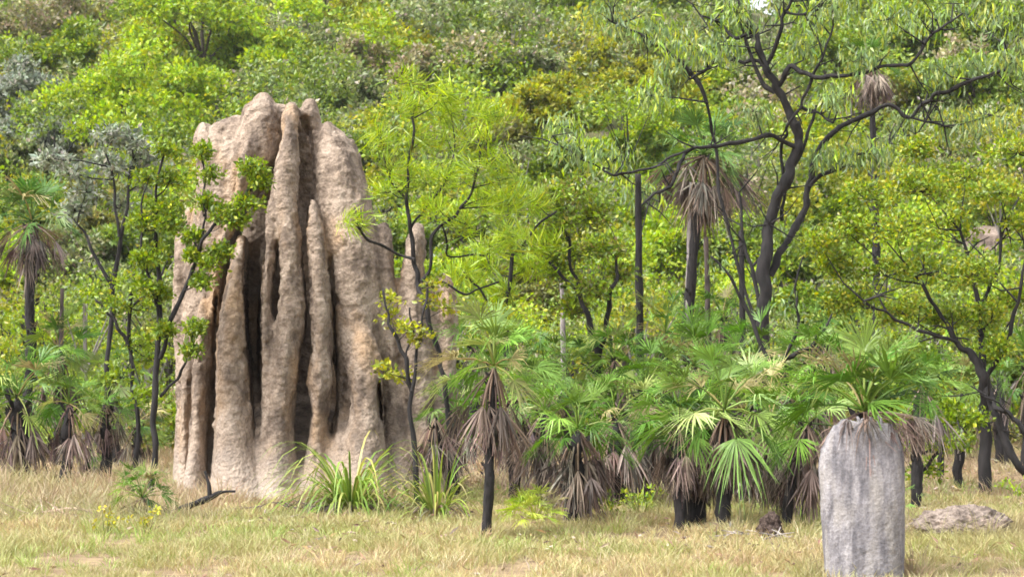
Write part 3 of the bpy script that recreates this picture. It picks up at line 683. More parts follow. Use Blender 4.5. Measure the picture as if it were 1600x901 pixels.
hero_tree('thin tree with silvery grey leaves on a dark stem left of the mound', 30, [
 [(164, 735, 7), (167, 640, 6), (170, 540, 5.5), (176, 450, 5), (186, 370, 4), (200, 300, 3), (208, 250, 2.5)],
 [(176, 450, 4), (150, 400, 3), (120, 350, 2.5)], [(186, 370, 3), (175, 300, 2.5), (165, 240, 2)]],
 [(208, 225, 28), (180, 215, 22), (235, 245, 20), (200, 265, 26), (165, 255, 20), (225, 285, 20), (110, 270, 24), (80, 250, 22), (135, 300, 22), (190, 320, 18), (115, 330, 20)],
 'round', 'silver', (.10, .05), per=10, cr=.18, n=22, seed=15, ds=.6, twig=.008, name='silver_tree')

hero_tree('slender olive leaved tree between the silver tree and the mound', 27.5, [
 [(212, 745, 5), (214, 640, 4.5), (200, 540, 4), (205, 450, 3.5), (215, 380, 3)], [(200, 540, 3.5), (178, 500, 3), (150, 470, 2.5)], [(205, 480, 3), (245, 440, 2.5), (270, 400, 2)]],
 [(200, 440, 28), (225, 480, 28), (180, 480, 24), (215, 540, 28), (240, 560, 22), (190, 590, 24), (225, 620, 22), (150, 460, 20)],
 'round', 'fresh', (.07, .04), per=9, cr=.14, n=20, seed=16, ds=.4, twig=.006, name='leafy_tree')

# 4 feathery tree in front of the right shoulder
hero_tree('young tree with feathery lime green sprays in front of the mound right side', 22.8, [
 [(704, 790, 7), (703, 690, 6), (698, 610, 5.5), (688, 550, 5.5), (668, 480, 5), (655, 440, 5), (646, 400, 4.5), (640, 360, 4), (634, 310, 3.5), (638, 250, 3), (645, 200, 2.5), (650, 150, 2)],
 [(658, 440, 4), (672, 425, 3.5), (676, 370, 3.5), (690, 350, 3, -.1), (712, 338, 3, -.2), (733, 305, 3, -.2), (742, 280, 2.5, -.3), (750, 230, 2, -.3)],
 [(648, 405, 3), (622, 396, 3), (600, 386, 2.5, -.1), (580, 375, 2.5, -.2), (556, 350, 2, -.3)],
 [(634, 310, 2.5), (614, 285, 2.5), (602, 250, 2), (598, 215, 1.6)],
 [(640, 360, 2.5), (668, 320, 2), (695, 285, 2), (710, 240, 1.6)],
 [(660, 450, 2.5), (690, 440, 2.5, .3), (730, 460, 2, .4), (780, 440, 2, .5)],
 [(690, 350, 2), (700, 400, 2, .3), (760, 400, 2, .4)],
 ], [(558, 348, 16, -.3), (596, 215, 22), (615, 260, 20), (610, 300, 18), (640, 170, 24), (640, 130, 20), (690, 150, 16), (660, 220, 24), (645, 280, 18), (700, 220, 22), (745, 215, 24), (740, 260, 22), (775, 245, 18), (700, 275, 22), (680, 320, 20), (725, 350, 22), (755, 310, 24), (765, 385, 20), (790, 320, 18), (790, 280, 18), (800, 370, 22), (705, 180, 18)],
 'spray', 'lime', (.19, .011), per=6, cr=.17, n=44, seed=17, ds=.4, twig=.005, jit=.14, name='feathery_tree')

hero_tree('feathery lime green sapling behind, right of the tall feathery tree', 28.5, [
 [(800, 720, 6), (795, 600, 5), (790, 500, 4.5), (800, 400, 4), (790, 320, 3), (760, 230, 2.5)], [(800, 400, 3), (840, 350, 2.5), (870, 330, 2)], [(795, 520, 3), (750, 450, 2.5), (720, 420, 2)]],
 [(760, 420, 30), (800, 380, 32), (720, 430, 26), (830, 420, 28), (800, 310, 26), (770, 180, 20), (790, 460, 30), (840, 320, 26), (850, 380, 20), (770, 490, 24)],
 'spray', 'lime', (.26, .016), per=6, cr=.2, n=60, seed=18, ds=.5, twig=.006, name='feathery_tree')

hero_tree('spindly sapling with sparse yellow leaves in front of the mound foot', 22.0, [
 [(650, 795, 6), (648, 700, 5.5), (644, 610, 5), (634, 560, 4.5), (615, 520, 3.5), (602, 480, 2.5), (598, 450, 2)],
 [(644, 610, 3.5), (648, 560, 3), (660, 500, 2.5), (668, 450, 2)], [(634, 560, 2.5), (645, 520, 2), (640, 480, 1.6)]],
 [(640, 515, 20), (612, 500, 14), (660, 530, 20), (680, 445, 16), (675, 470, 14), (610, 470, 14), (600, 580, 14), (630, 590, 14), (700, 480, 12)],
 'round', 'yellow', (.06, .04), per=7, cr=.10, n=11, seed=19, ds=.3, twig=.004, name='sapling')

hero_tree('olive green tree with twin stems rising behind the palms near the centre', 29.5, [
 [(930, 740, 9), (931, 620, 8), (934, 545, 7.5), (922, 500, 5.5), (905, 460, 4.5), (890, 400, 3.5), (880, 330, 2.5)],
 [(934, 560, 6), (948, 510, 5.5), (952, 470, 4.5), (965, 420, 3.5), (960, 370, 2.5)], [(905, 460, 3.5), (870, 420, 3), (845, 400, 2)]],
 [(900, 300, 34), (865, 310, 26), (880, 350, 32), (920, 340, 30), (850, 370, 24), (900, 400, 34), (950, 390, 30), (870, 430, 28), (920, 450, 28), (965, 430, 24), (850, 400, 18), (895, 480, 20)],
 'round', 'fresh', (.075, .04), per=13, cr=.16, n=27, seed=20, ds=.5, twig=.007, extra=('olive', .6), name='olive_green_tree')

hero_tree('burnt leafless tree with bare black branches behind the central palms', 27, [
 [(1250, 790, 8), (1262, 690, 7), (1225, 590, 6), (1225, 560, 5), (1262, 545, 5), (1290, 515, 3.5), (1300, 490, 2)],
 [(1225, 590, 5), (1200, 560, 4), (1160, 470, 3.5), (1140, 430, 2.5), (1110, 400, 2)],
 [(1225, 560, 4), (1250, 500, 3), (1240, 450, 2.5), (1255, 400, 1.5)], [(1262, 545, 3), (1275, 580, 3), (1260, 620, 2)]],
 [(1240, 470, 14), (1120, 410, 14)], 'hang', 'blue', (.12, .03), per=4, cr=.2, n=8, seed=21, ds=.3, twig=.006, name='burnt_tree')

def dead_pole(label, pts, d, col, seed):
    b = P(pts[0][0], pts[0][1], d); b[2] = float(H(b[0], d)); p = [P(q[0], q[1], d) for q in pts]; p[0] = b - np.array([0, 0, .1])
    mb = MB(); tube(mb, p, [q[2] * d / F for q in pts], np.array(col), 9, .3, sub=6, seed=seed)
    o = mb.build('bare_tree', M_BARK, origin=b, smooth=True); tag(o, label, 'dead tree', 'bare trunks standing among the palms')
dead_pole('straight charred trunk snapped off at the top, left of the tall palm', [(1003, 725, 7.5), (1001, 560, 6.5), (998, 400, 6), (997, 272, 5)], 31, DARK, 1)
dead_pole('pale grey trunk beside the tall palm with the dead frond skirt', [(1072, 720, 5), (1074, 520, 4.5), (1077, 380, 4), (1080, 285, 3)], 34, (.17, .15, .145), 2)
dead_pole('thin grey brown trunk right of the tall palm', [(1104, 720, 5), (1106, 500, 4.5), (1103, 370, 3.5)], 35, BARKC, 3)
dead_pole('short pale grey trunk behind the olive green tree', [(880, 700, 5), (880, 520, 4), (877, 440, 3)], 36, (.17, .15, .145), 4)
dead_pole('black thin trunk right of the dark eucalypt', [(1160, 720, 6), (1160, 500, 5), (1158, 360, 4)], 33, DARK, 5)
dead_pole('dark stick like trunk at the far left behind the palms', [(95, 700, 4.5), (95, 560, 4), (97, 450, 3)], 33, BARKC, 6)
dead_pole('charred trunk left of the leaning stems of the right tree', [(1497, 775, 6), (1497, 700, 6), (1500, 620, 4)], 28, DARK, 7)
dead_pole('short black trunk between the bush and the right tree', [(1470, 775, 6), (1470, 700, 5), (1475, 640, 4)], 28.5, DARK, 8)
dead_pole('dark trunk with a slight lean at the right edge of the palms', [(1575, 740, 5), (1570, 660, 5), (1560, 590, 4)], 33, DARK, 9)

# ================================================================== palms one can tell apart
palm('front palm with thin bare trunk and narrow dead skirt, right of the mound', 772, 570, 18.7, .80, 26, 22, .046, bpx=757, skirt=.95, seed=1, emin=-18, droop=.45)
palm('stout palm with a heavy brown skirt reaching the grass, right of the thin front palm', 903, 668, 20.2, .74, 24, 46, .085, bpx=893, skirt=1.05, seed=2, emin=-25)
palm('large palm with wide drooping pale green fronds in the centre of the thicket', 1132, 640, 19.4, .95, 26, 40, .072, bpx=1132, skirt=.68, seed=3, emin=-40, pals=PALM_L)
palm('palm on a black trunk at the left edge of the front trio', 1062, 660, 19.6, .80, 20, 34, .062, seed=4, bpx=1063, emin=-30, skirt=.72)
palm('short palm on a thick black trunk in the middle of the front trio', 1092, 685, 19.9, .70, 14, 34, .088, seed=5, bpx=1088, emin=-20, skirt=.8)
palm('palm with a dark trunk and long brown skirt just right of the front trio', 1205, 660, 20.8, .85, 22, 36, .072, seed=6, bpx=1232, emin=-30, skirt=.8)
palm('palm half hidden behind the front trio, to its left', 1010, 610, 23.5, .92, 26, 36, .09, seed=7, bpx=1008, emin=-35)
palm('palm with brown skirt between the stout palm and the front trio', 962, 650, 22.5, .80, 20, 34, .08, seed=8, bpx=968, emin=-35)
palm('palm behind the stout palm, crown tipping left', 850, 640, 23, .78, 22, 30, .07, seed=9, bpx=846, emin=-30, pals=PALM_L)
slab_palm = palm('big palm whose fronds spread over the top of the grey slab mound', 1350, 640, 15.15, .86, 30, 30, .07, seed=50, bpx=1352, emin=6, skirt=.5, dhi=0, pals=PALM_S, emax=88)
def fringe():
    g = np.random.default_rng(12); n = 15; mb = MB(); c = P(1350, 644, 15.15)
    fan_fronds(mb, c, .46, R_(2) - g.random(n) * R_(16), -math.pi / 2 + g.uniform(-.95, .95, n), g, *PALM_D, dead=True, pet=.9, NL=18, droop=.9)
    mb.build('dead_fronds', M_DRY, slab_palm)
fringe()
palm('palm right of the slab mound with fronds pointing to the right', 1440, 600, 22, .72, 20, 12, .06, seed=11, bpx=1432, emin=-25)
palm('palm leaning left of the grey slab mound with a pale dead frond', 1262, 660, 19.5, .72, 16, 26, .05, seed=12, bpx=1225, emin=-45)
palm('tall palm on a leaning black trunk with a full skirt, rising above the thicket', 1100, 240, 34, 1.15, 30, 60, .085, seed=13, bpx=1052, emin=-25, dhi=-12, skirt=.95, pals=PALM_K)
palm('tall palm at the far left with a green tuft and dead skirt', 50, 345, 33, 1.1, 24, 30, .085, seed=14, bpx=42, emin=-25, dhi=-10, skirt=.8, pals=PALM_K)
palm('palm with a spiky round crown on a thick black trunk at the left edge', 28, 618, 27.5, .98, 26, 20, .11, seed=15, bpx=36, emin=-35)
palm('small palm on a thin black trunk, second from the left edge', 108, 630, 27, .72, 18, 14, .07, seed=16, bpx=102, emin=-30)
palm('small palm with an upright bright tuft on a black trunk left of the leafy tree', 165, 630, 28, .62, 16, 12, .075, seed=17, bpx=165, emin=-20, pals=PALM_L)
palm('palm at the very left edge of the picture, half cut off', -12, 640, 28.5, .85, 20, 16, .09, seed=18, emin=-35)
palm('green palm behind the left edge palms', 92, 545, 33, 1.0, 26, 14, .08, seed=19, emin=-35)
palm('pale green palm behind the small tufted palm at the left', 180, 590, 33, .80, 20, 14, .07, seed=20, emin=-35, pals=PALM_L)
palm('little stemless palm with hanging dark fronds between the left palms', 138, 700, 29.5, .42, 12, 10, .04, seed=21, emin=-60, emax=20)
palm('brown dead headed palm on a black trunk in front of the mound foot', 680, 650, 22.8, .62, 2, 30, .055, seed=22, bpx=675, emax=40, emin=10, skirt=1.0)
palm('dark trunked palm behind the front palm, left side', 712, 640, 23.6, .58, 12, 12, .05, seed=23, bpx=708, emin=-40)
palm('palm directly behind the thin front palm', 805, 610, 24.5, .85, 22, 24, .07, seed=24, emin=-35)
palm('palm glimpsed between the slab mound and the right tree', 1500, 610, 27, .70, 18, 10, .06, seed=25, emin=-30, pals=PALM_L)
palm('palm at the right edge half cut off by the frame', 1605, 570, 30, .85, 20, 10, .07, seed=26, emin=-35)
palm('bright palm crown low behind the dark eucalypt trunk', 1180, 560, 28, .95, 24, 20, .08, seed=27, emin=-30)
palm('palm with wide dark fan leaves behind the front trio', 1085, 570, 26.5, .95, 26, 22, .09, seed=28, emin=-30)
palm('palm behind, left of the charred pole', 960, 560, 29, .85, 22, 18, .07, seed=29, emin=-30)
palm('palm crown rising behind the thicket, right of the charred pole', 1040, 520, 31, .90, 22, 18, .07, seed=30, emin=-30)
palm('distant palm between the tall palm and the eucalypt trunk', 1130, 500, 35, .85, 22, 16, .07, seed=31, emin=-30)
palm('palm crown behind the burnt branches left of the slab mound', 1265, 570, 27, .90, 22, 18, .08, seed=32, emin=-30, pals=PALM_L)
palm('dull green palm behind the palms left of centre', 885, 570, 30, .80, 20, 18, .07, seed=33, emin=-30)
palm('palm far behind, above the slab mound left side', 1290, 500, 34, .85, 20, 10, .07, seed=34, emin=-30)
palm('small palm at the back of the thicket near the centre', 820, 560, 34, .80, 20, 14, .07, seed=35, emin=-30, pals=PALM_L)
palm('tall palm with a brown hanging skirt high behind the eucalypt branches', 1362, 100, 44, .9, 16, 34, .08, seed=36, bpx=1372, emin=-15, dhi=-25, skirt=1.0)
palm('small palm in the back row seen under the right tree', 1560, 600, 34, .75, 16, 10, .07, seed=37, emin=-30)
palm('dark green palm behind the trunk of the silver tree', 215, 660, 31, .65, 16, 12, .06, seed=38, emin=-40)
palm('palm in the back row beyond the yellow sapling', 740, 540, 33, .85, 20, 12, .07, seed=39, emin=-30)
palm('palm behind the trio on its right, dark skirt', 1165, 640, 22.5, .85, 20, 34, .08, seed=40, emin=-30)

def seedling(label, px, py, d, R, pals, n, seed, ns='palm_seedling', em=(85, 5), nd=0, hub=.1):
    g = np.random.default_rng(seed); b = P(px, py, d); b[2] = float(H(b[0], d)); root = thing(ns, label, 'palm seedling', b)
    cb = MB(); i = np.arange(n); f = (i + .5) / n
    fan_fronds(cb, b + np.array([0, 0, hub]), R, R_(em[0]) + (R_(em[1]) - R_(em[0])) * f, i * 2.4 + seed, g, *pals, NL=16, droop=.5, pet=.7)
    cb.build('crown', M_PALM, root)
    if nd:
        db = MB(); fan_fronds(db, b + np.array([0, 0, hub]), R, R_(-20) - g.random(nd) * R_(25), np.arange(nd) * 2.4, g, *PALM_D, dead=True, NL=14); db.build('dead_fronds', M_DRY, root)
seedling('small yellow green palm seedling in the grass right of the front palm', 835, 842, 18.6, .30, PALM_Y, 26, 3, hub=.2)
seedling('small green palm seedling with brown dead leaves at the left foot of the mound', 222, 812, 20.8, .36, PALM_G, 22, 5, nd=22, hub=.26)
seedling('tiny green palm seedling under the right tree', 1400, 795, 22, .3, PALM_L, 8, 7)

STRAP = ([(.19, .29, .05), (.27, .34, .07), (.34, .33, .10), (.13, .21, .04), (.40, .36, .16)], [4, 3, 2, 2, .4])
strap_plant('pandanus', 'large clump of long arching strap leaves in front of the mound foot', 548, 797, 21.6, 230, 1.4, .025, *STRAP, ndead=130, seed=3, el=(5, 74), droop=3.2)
strap_plant('pandanus', 'smaller clump of strap leaves right of the large arching one', 683, 806, 21.2, 90, .85, .022, *STRAP, ndead=50, seed=4, el=(8, 84), droop=2.6)
strap_plant('grass_tussock', 'small green grass tussock under the palms beside the stout palm', 1000, 800, 21.2, 60, .38, .010, *STRAP, ndead=8, seed=5)
strap_plant('grass_tussock', 'pale grass tussock at the foot of the trio of black trunks', 1160, 826, 19.4, 50, .34, .010, [(.32, .34, .14), (.4, .36, .2)], [1, 1], ndead=10, seed=6)

# low yellow weeds
def weed(label, px, py, d, r, palette, seed, n=50, L=.05):
    g = np.random.default_rng(seed); b = P(px, py, d); b[2] = float(H(b[0], d)); root = thing('weed', label, 'weed', b)
    k = 9; C = b + np.stack([g.normal(size=k) * r * .5, g.normal(size=k) * r * .4, g.uniform(.08, .28, k)], 1)
    sb = MB(); [tube(sb, [b + (c - b) * np.array([.3, .3, 0]), c], [.005, .003], (.15, .17, .06), 4, cap=False) for c in C]; sb.build('stems', M_BARK, root)
    cb = MB(); pc, pw = PALS[palette]; foliage(cb, C, np.full(k, r * .25), n // 3, L, L * .55, 'round', pc, pw, g); cb.build('leaves', M_LEAF, root)
PALS['gold'] = ([(.48, .46, .04), (.38, .42, .05), (.55, .50, .08)], [3, 2, 1])
weed('low yellow leaved weed in the grass left of the green seedling', 165, 845, 18.9, .16, 'gold', 1, 26, .04)
weed('yellow leaved weed right below the green seedling', 228, 842, 19.0, .14, 'gold', 2, 26, .04)
weed('green leafy weed at the foot of the palms near the stout palm', 960, 815, 21.0, .25, 'fresh', 3)
weed('small green weed beside the trio of black trunks', 1005, 790, 22, .25, 'lime', 4)
weed('green weed behind the low crumbling mound', 1590, 785, 23.5, .3, 'lime', 5)

# fallen branch
def fallen():
    d = 21.3; b = P(300, 800, d); b[2] = 0; mb = MB()
    z = lambda px, py, r, o=0: (P(px, py, d + o), r * d / F)
    for L in ([(196, 815, 11), (230, 808, 10), (262, 806, 9), (280, 797, 5.5), (305, 786, 5), (330, 776, 4), (345, 768, 3), (368, 767, 1.6)],
              [(328, 777, 3.2), (326, 755, 2.6), (320, 735, 2)], [(262, 806, 6), (240, 795, 4), (225, 780, 2)]):
        q = [z(*a) for a in L]; tube(mb, [a[0] for a in q], [a[1] for a in q], DARK, 8, .4, sub=4)
    tag(mb.build('fallen_branch', M_CHAR, origin=b, smooth=True), 'dark fallen branch with an upturned twig on the grass before the mound', 'branch')
fallen()
def sticks(label, px, py, d, n, seed, L=.5, col=PALE):
    g = np.random.default_rng(seed); b = P(px, py, d); b[2] = 0; root = thing('twig_heap', label, 'twigs', b)
    for k in range(n):
        a = g.uniform(0, 6.28); c = b + np.array([g.normal() * .25, g.normal() * .15, .04 + .1 * g.random()]); e = g.uniform(0, .5)
        v = np.array([math.cos(a) * math.cos(e), math.sin(a) * math.cos(e), math.sin(e)]) * L * g.uniform(.4, 1)
        mb = MB(); tube(mb, [c - v / 2, c + g.normal(size=3) * .02, c + v / 2], [.009, .007, .003], np.array(col) * g.uniform(.6, 1.2), 5); mb.build('twig', M_BARK, root)
sticks('heap of dry twigs in the tall grass at the left', 80, 815, 20.8, 26, 1, .7, (.30, .22, .17))
sticks('pale twigs lying beside the small charred stump', 1215, 848, 18.0, 9, 2, .3)
sticks('dead twigs and leaf litter at the left of the large strap leaved clump', 470, 800, 21.6, 22, 3, .45, (.12, .09, .08))
sticks('dry twigs at the foot of the trio of black trunks', 1140, 838, 18.6, 10, 4, .35)

# ================================================================== trees on the slope, each told apart by colour and place
SLOPE = [ # px, py, r, palette, clump leaf size, label
 (318, 40, 92, 'lime', 'bright lime green dome shaped tree at the top, above and left of the mound'),
 (262, 132, 78, 'lime', 'wide lime green crown just left of the mound summit'),
 (190, 185, 95, 'lime', 'broad yellow lime crown behind the silver tree'),
 (132, 100, 55, 'fresh', 'small bright green crown left of the wide lime crown'),
 (385, 100, 45, 'lime', 'lime green crown touching the mound summit from the left'),
 (452, 112, 48, 'lime', 'lime green tuft directly behind the mound summit'),
 (505, 150, 42, 'green', 'mid green crown right of the mound summit'),
 (45, 40, 62, 'tan', 'twiggy tan and yellow crown in the top left corner'),
 (130, 45, 45, 'olive', 'olive brown crown near the top left corner'),
 (195, 25, 45, 'fresh', 'green crown at the top edge, left of the lime dome'),
 (28, 165, 60, 'silver', 'silvery grey crown at the left edge'),
 (75, 235, 55, 'silver', 'silvery crown above the tall left palm'),
 (25, 260, 45, 'dull', 'dull green crown at the left edge above the tall palm'),
 (20, 420, 55, 'lime', 'bright green bushy tree at the left edge behind the palm trunk'),
 (110, 420, 60, 'dull', 'dull green tree behind the left palms'),
 (160, 380, 55, 'olive', 'olive tree behind the thin silver tree'),
 (230, 400, 60, 'green', 'green tree behind the slim tree at the mound left side'),
 (60, 330, 50, 'green', 'green crown behind the tall left palm'),
 (570, 180, 48, 'dull', 'dull green crown right of the mound shoulder'),
 (590, 260, 50, 'green', 'green crown behind the feathery tree, near the mound'),
 (560, 110, 45, 'tan', 'tan twiggy crown above right of the mound'),
 (650, 110, 50, 'tan', 'tan and green crown above the feathery tree'),
 (700, 120, 44, 'dull', 'dull crown above right of the feathery tree'),
 (620, 400, 55, 'green', 'green bush behind the mound right spires'),
 (700, 440, 60, 'lime', 'lime green bush behind the yellow sapling'),
 (760, 250, 52, 'olive', 'olive crown behind the feathery tree on the right'),
 (820, 200, 50, 'yellow', 'yellow green crown near the centre top'),
 (830, 120, 46, 'dull', 'dull green crown high at the centre'),
 (900, 170, 52, 'yellow', 'yellow green crown right of centre, high on the slope'),
 (960, 130, 50, 'yellow', 'yellow green crown behind the left tips of the eucalypt'),
 (1040, 160, 60, 'yellow', 'yellow green crown behind the left eucalypt branches'),
 (1020, 240, 55, 'lime', 'lime crown above the charred pole'),
 (1120, 120, 55, 'lime', 'lime crown in the fork left of the eucalypt stem'),
 (1150, 200, 45, 'green', 'green crown left of the eucalypt stem'),
 (980, 340, 50, 'lime', 'lime bush left of the charred pole'),
 (1050, 400, 62, 'lime', 'lime green bush behind the tall palm trunk'),
 (1140, 400, 55, 'green', 'green bush left of the eucalypt trunk'),
 (1240, 420, 52, 'green', 'green bush right of the eucalypt trunk'),
 (1290, 330, 50, 'fresh', 'fresh green crown between eucalypt trunk and the right tree'),
 (1310, 90, 60, 'fresh', 'green crown behind the upper right eucalypt branches'),
 (1370, 170, 55, 'yellow', 'yellow green crown behind the right eucalypt branches'),
 (1450, 140, 60, 'green', 'green crown behind the outer right eucalypt branches'),
 (1540, 140, 58, 'fresh', 'fresh green crown near the right edge, upper part'),
 (1480, 220, 50, 'yellow', 'yellow green crown above the broad right tree'),
 (1420, 60, 60, 'fresh', 'fresh green crown at the top right'),
 (1540, 50, 60, 'green', 'green crown in the top right corner'),
 (1250, 200, 42, 'yellow', 'yellow crown seen through the eucalypt fork'),
 (1330, 300, 48, 'yellow', 'yellow crown left of the broad right tree top'),
 (1270, 480, 48, 'fresh', 'fresh green bush behind the burnt tree'),
 (1400, 600, 50, 'green', 'green bush behind the slab mound palm'),
 (1580, 560, 50, 'green', 'green bush behind the right tree trunks'),
 (830, 480, 55, 'olive', 'olive bush behind the central palms'),
 (940, 260, 46, 'lime', 'lime crown behind the olive green tree'),
 (870, 260, 44, 'fresh', 'fresh green crown right of the feathery tree'),
]
SEEN = []
def slope_tree(k, px, py, r, palette, label):
    g = np.random.default_rng(500 + k)
    for d in np.arange(40, 200, .5):
        c = P(px, py, d); R = 1.5 * r * d / F; hz = float(H(c[0], d))
        if c[2] - hz <= max(1.9, R * .95 + .3): break
    SEEN.append((px, py, d, r))
    base = np.array([c[0] + g.normal() * .2, d, hz]); root = thing('slope_tree', label, 'tree', base, 'trees on the slope behind the mound')
    tb = MB(); hub = base * .45 + c * .55; hub[:2] = base[:2] + g.normal(size=2) * .15
    bk = np.array([BARKC, DARK, PALE][int(g.integers(0, 3))])
    tube(tb, [base - np.array([0, 0, .2]), (base + hub) / 2 + g.normal(size=3) * .06, hub], [.04 * R + .03, .03 * R + .025, .02 * R + .02], bk, 7, .2, sub=3)
    nb = 15 + int(g.integers(0, 6)); B = []; asp = g.uniform(.7, 1.0); sx = g.uniform(.9, 1.25)
    for q in range(nb):
        u = unit(g.normal(size=3)); u[2] = u[2] * .9 + .1
        b = c + u * R * g.uniform(.3, .85) * np.array([sx, 1, asp]); B.append((b, R * g.uniform(.18, .40)))
        tube(tb, [hub, (hub + b) / 2 + g.normal(size=3) * .08 * R, b], [.016 * R + .015, .012 * R + .01, .008], bk, 5, cap=False)
    C, Rr = crown_clumps(B, g, 15, .12 * R + .05)
    twigs(tb, [hub] + [b[0] for b in B], C, bk, g, .012, .6)
    tb.build('trunk', M_BARK, root, smooth=True)
    cb = MB(); pc, pw = PALS[palette]; L = .0016 * d + .02
    foliage(cb, C, Rr, 44 if palette != 'tan' else 24, L * 1.35, L * .8, 'round', pc, pw, g, jit=.16)
    cb.build('crown', M_LEAF, root)
for k, s in enumerate(SLOPE): slope_tree(k, s[0], s[1], s[2], s[3], s[4])

# ================================================================== masses nobody could count
def mass(name, label, cat, n, ylo, yhi, hts, rads, per_clump, leafk, weights, seed, trunks=True, top_gap=None):
    g = np.random.default_rng(seed); mb = MB(); names = list(weights); wt = np.array([weights[a] for a in names], float); wt /= wt.sum()
    ys = np.sqrt(g.uniform(ylo ** 2, yhi ** 2, n)); xs = g.uniform(-.285, .285, n) * ys
    for x, y in zip(xs, ys):
        hz = float(H(x, y)); h = g.uniform(*hts); r = g.uniform(*rads)
        if top_gap and top_gap(x, y): continue
        px, py = 800 + x * F / y, HORIZON - (hz + h - CAM_H) * F / y
        if any(y < dd and (px - a) ** 2 + (py - b) ** 2 < (rr * .78) ** 2 for a, b, dd, rr in SEEN): continue
        c = np.array([x, y, hz + h]); nm = names[g.choice(len(names), p=wt)]
        k = int(per_clump * (r / rads[1]) ** 1.5 + 4); u = unit(g.normal(size=(k, 3))); u[:, 2] = np.abs(u[:, 2]) * 1.0 - .3
        C = c + u * (r * g.random(k)[:, None] ** .4) * np.array([1, 1, .85]) 
        pc, pw = PALS[nm]; L = leafk * y
        foliage(mb, C, np.full(k, r * .22 + .05), 24, L * 1.3, L * .8, 'round', pc, pw, g, jit=.17)
        if trunks:
            bk = np.array([BARKC, DARK, PALE, PALE][int(g.integers(0, 4))])
            tube(mb, [[x, y, hz - .2], [x + g.normal() * .1, y, hz + h * .5], c], [.07, .05, .03], bk, 5, cap=False)
            for b in C[:4]: tube(mb, [[x, y, hz + h * .5], b], [.03, .01], bk, 4, cap=False)
    tag(mb.build(name, M_LEAF), label, cat, kind='stuff')
gap = lambda x, y: y > 130 and abs(x / y - .125) < .018 
mass('hillside_forest', 'dense green forest covering the far hillside', 'forest', 1300, 68, 215, (.9, 4.2), (1.3, 2.8), 40, .0019, {'dull': 4.5, 'green': 3, 'tan': 1.0, 'olive': .8, 'fresh': 2.0, 'yellow': .9, 'lime': .8}, 1, top_gap=gap)
mass('hill_foot_thicket', 'tangled green thicket of saplings at the foot of the hill', 'thicket', 560, 40, 76, (.6, 3.0), (.8, 1.6), 26, .0019, {'green': 3, 'lime': 2, 'yellow': 2, 'fresh': 3, 'dull': 2, 'olive': 1}, 2)
mass('undergrowth', 'low leafy undergrowth between the palm trunks', 'undergrowth', 150, 33, 43, (.3, .9), (.4, .8), 14, .0022, {'green': 3, 'fresh': 2, 'olive': 2, 'tan': 1}, 3, trunks=False)

# grass
def grass(name, label, ntuft, per, ylo, yhi, hmean, colours, weights, seed, W, keep=None, xw=.30, rt=.05, green_amt=.7):
    """tufts of narrow blades"""
    g = np.random.default_rng(seed); ty = np.sqrt(g.uniform(ylo ** 2, yhi ** 2, ntuft)); tx = g.uniform(-xw, xw, ntuft) * ty
    b = fbm(v3(tx, ty, 0), .5, 3, seed + 7); ok = g.random(ntuft) < np.clip((b - .36) * 4.2, .05, 1)
    if keep is not None: ok &= keep(tx, ty, g)
    tx, ty = tx[ok], ty[ok]; m_ = len(tx); size = np.clip(g.normal(1, .45, m_), .35, 2.4) * (1 + .9 * (g.random(m_) < .05))
    idx = np.repeat(np.arange(m_), per); n = len(idx); a_ = g.uniform(0, 6.283, n); rr = rt * size[idx] * g.random(n) ** .6
    x = tx[idx] + np.cos(a_) * rr; y = ty[idx] + np.sin(a_) * rr
    q = v3(tx, ty, 0); a = fbm(q, .9, 3, seed)[idx]
    h = hmean * (.35 + 1.35 * a) * size[idx] ** .6 * g.uniform(.4, 1.4, n)
    lean = g.uniform(.15, .75, n)
    d = unit(np.stack([np.cos(a_) * lean + g.normal(size=n) * .2, np.sin(a_) * lean + g.normal(size=n) * .2, np.ones(n)], 1))
    tc = pal(colours, weights, m_, .18, g)
    col = tc[idx] * .6 + pal(colours, weights, n, .15, g) * .4
    green = np.clip((fbm(q, 1.3, 3, 77) - .44) * 5, 0, 1)[idx][:, None] * (.4 + .6 * g.random((n, 1)))
    warm = np.clip((fbm(q, 1.9, 3, 91) - .5) * 5, 0, 1)[idx][:, None]
    col = col * (1 - green * green_amt) + np.array([.21, .27, .06]) * green * green_amt
    col = col * (1 - warm * .35) + np.array([.44, .34, .19]) * warm * .35
    base = np.stack([x, y, H(x, y) - .005], 1)
    s = unit(np.stack([g.normal(size=n), g.normal(size=n) * .4, np.zeros(n)], 1)); wd = (W * g.uniform(.6, 1.3, n) * (y / 18))[:, None]
    m = base + d * h[:, None] * .5
    tip = base + d * h[:, None] * .95 + np.stack([np.cos(a_) * lean * .35, np.sin(a_) * lean * .35, -.12 * np.ones(n)], 1) * h[:, None]
    mb = MB(); mb.quads(np.stack([base, m + s * wd / 2, tip, m - s * wd / 2], 1), col)
    tag(mb.build(name, M_GRASS), label, 'grass', kind='stuff')
STRAW = ([(.44, .36, .16), (.52, .45, .24), (.36, .27, .13), (.42, .29, .19), (.27, .31, .09), (.60, .54, .36)], [4, 3, 2, 2, 3.5, 1.2])
TAN = ([(.40, .30, .19), (.34, .24, .16), (.46, .38, .26), (.30, .27, .12)], [3, 3, 2, 2])
grass('dry_grass', 'short straw coloured grass in the foreground', 24000, 22, 13.6, 24, .115, *STRAW, 1, .0062)
grass('back_grass', 'dry grass and litter running back under the palms and trees', 11000, 18, 24, 50, .17, *TAN, 2, .008, xw=.31, rt=.09)
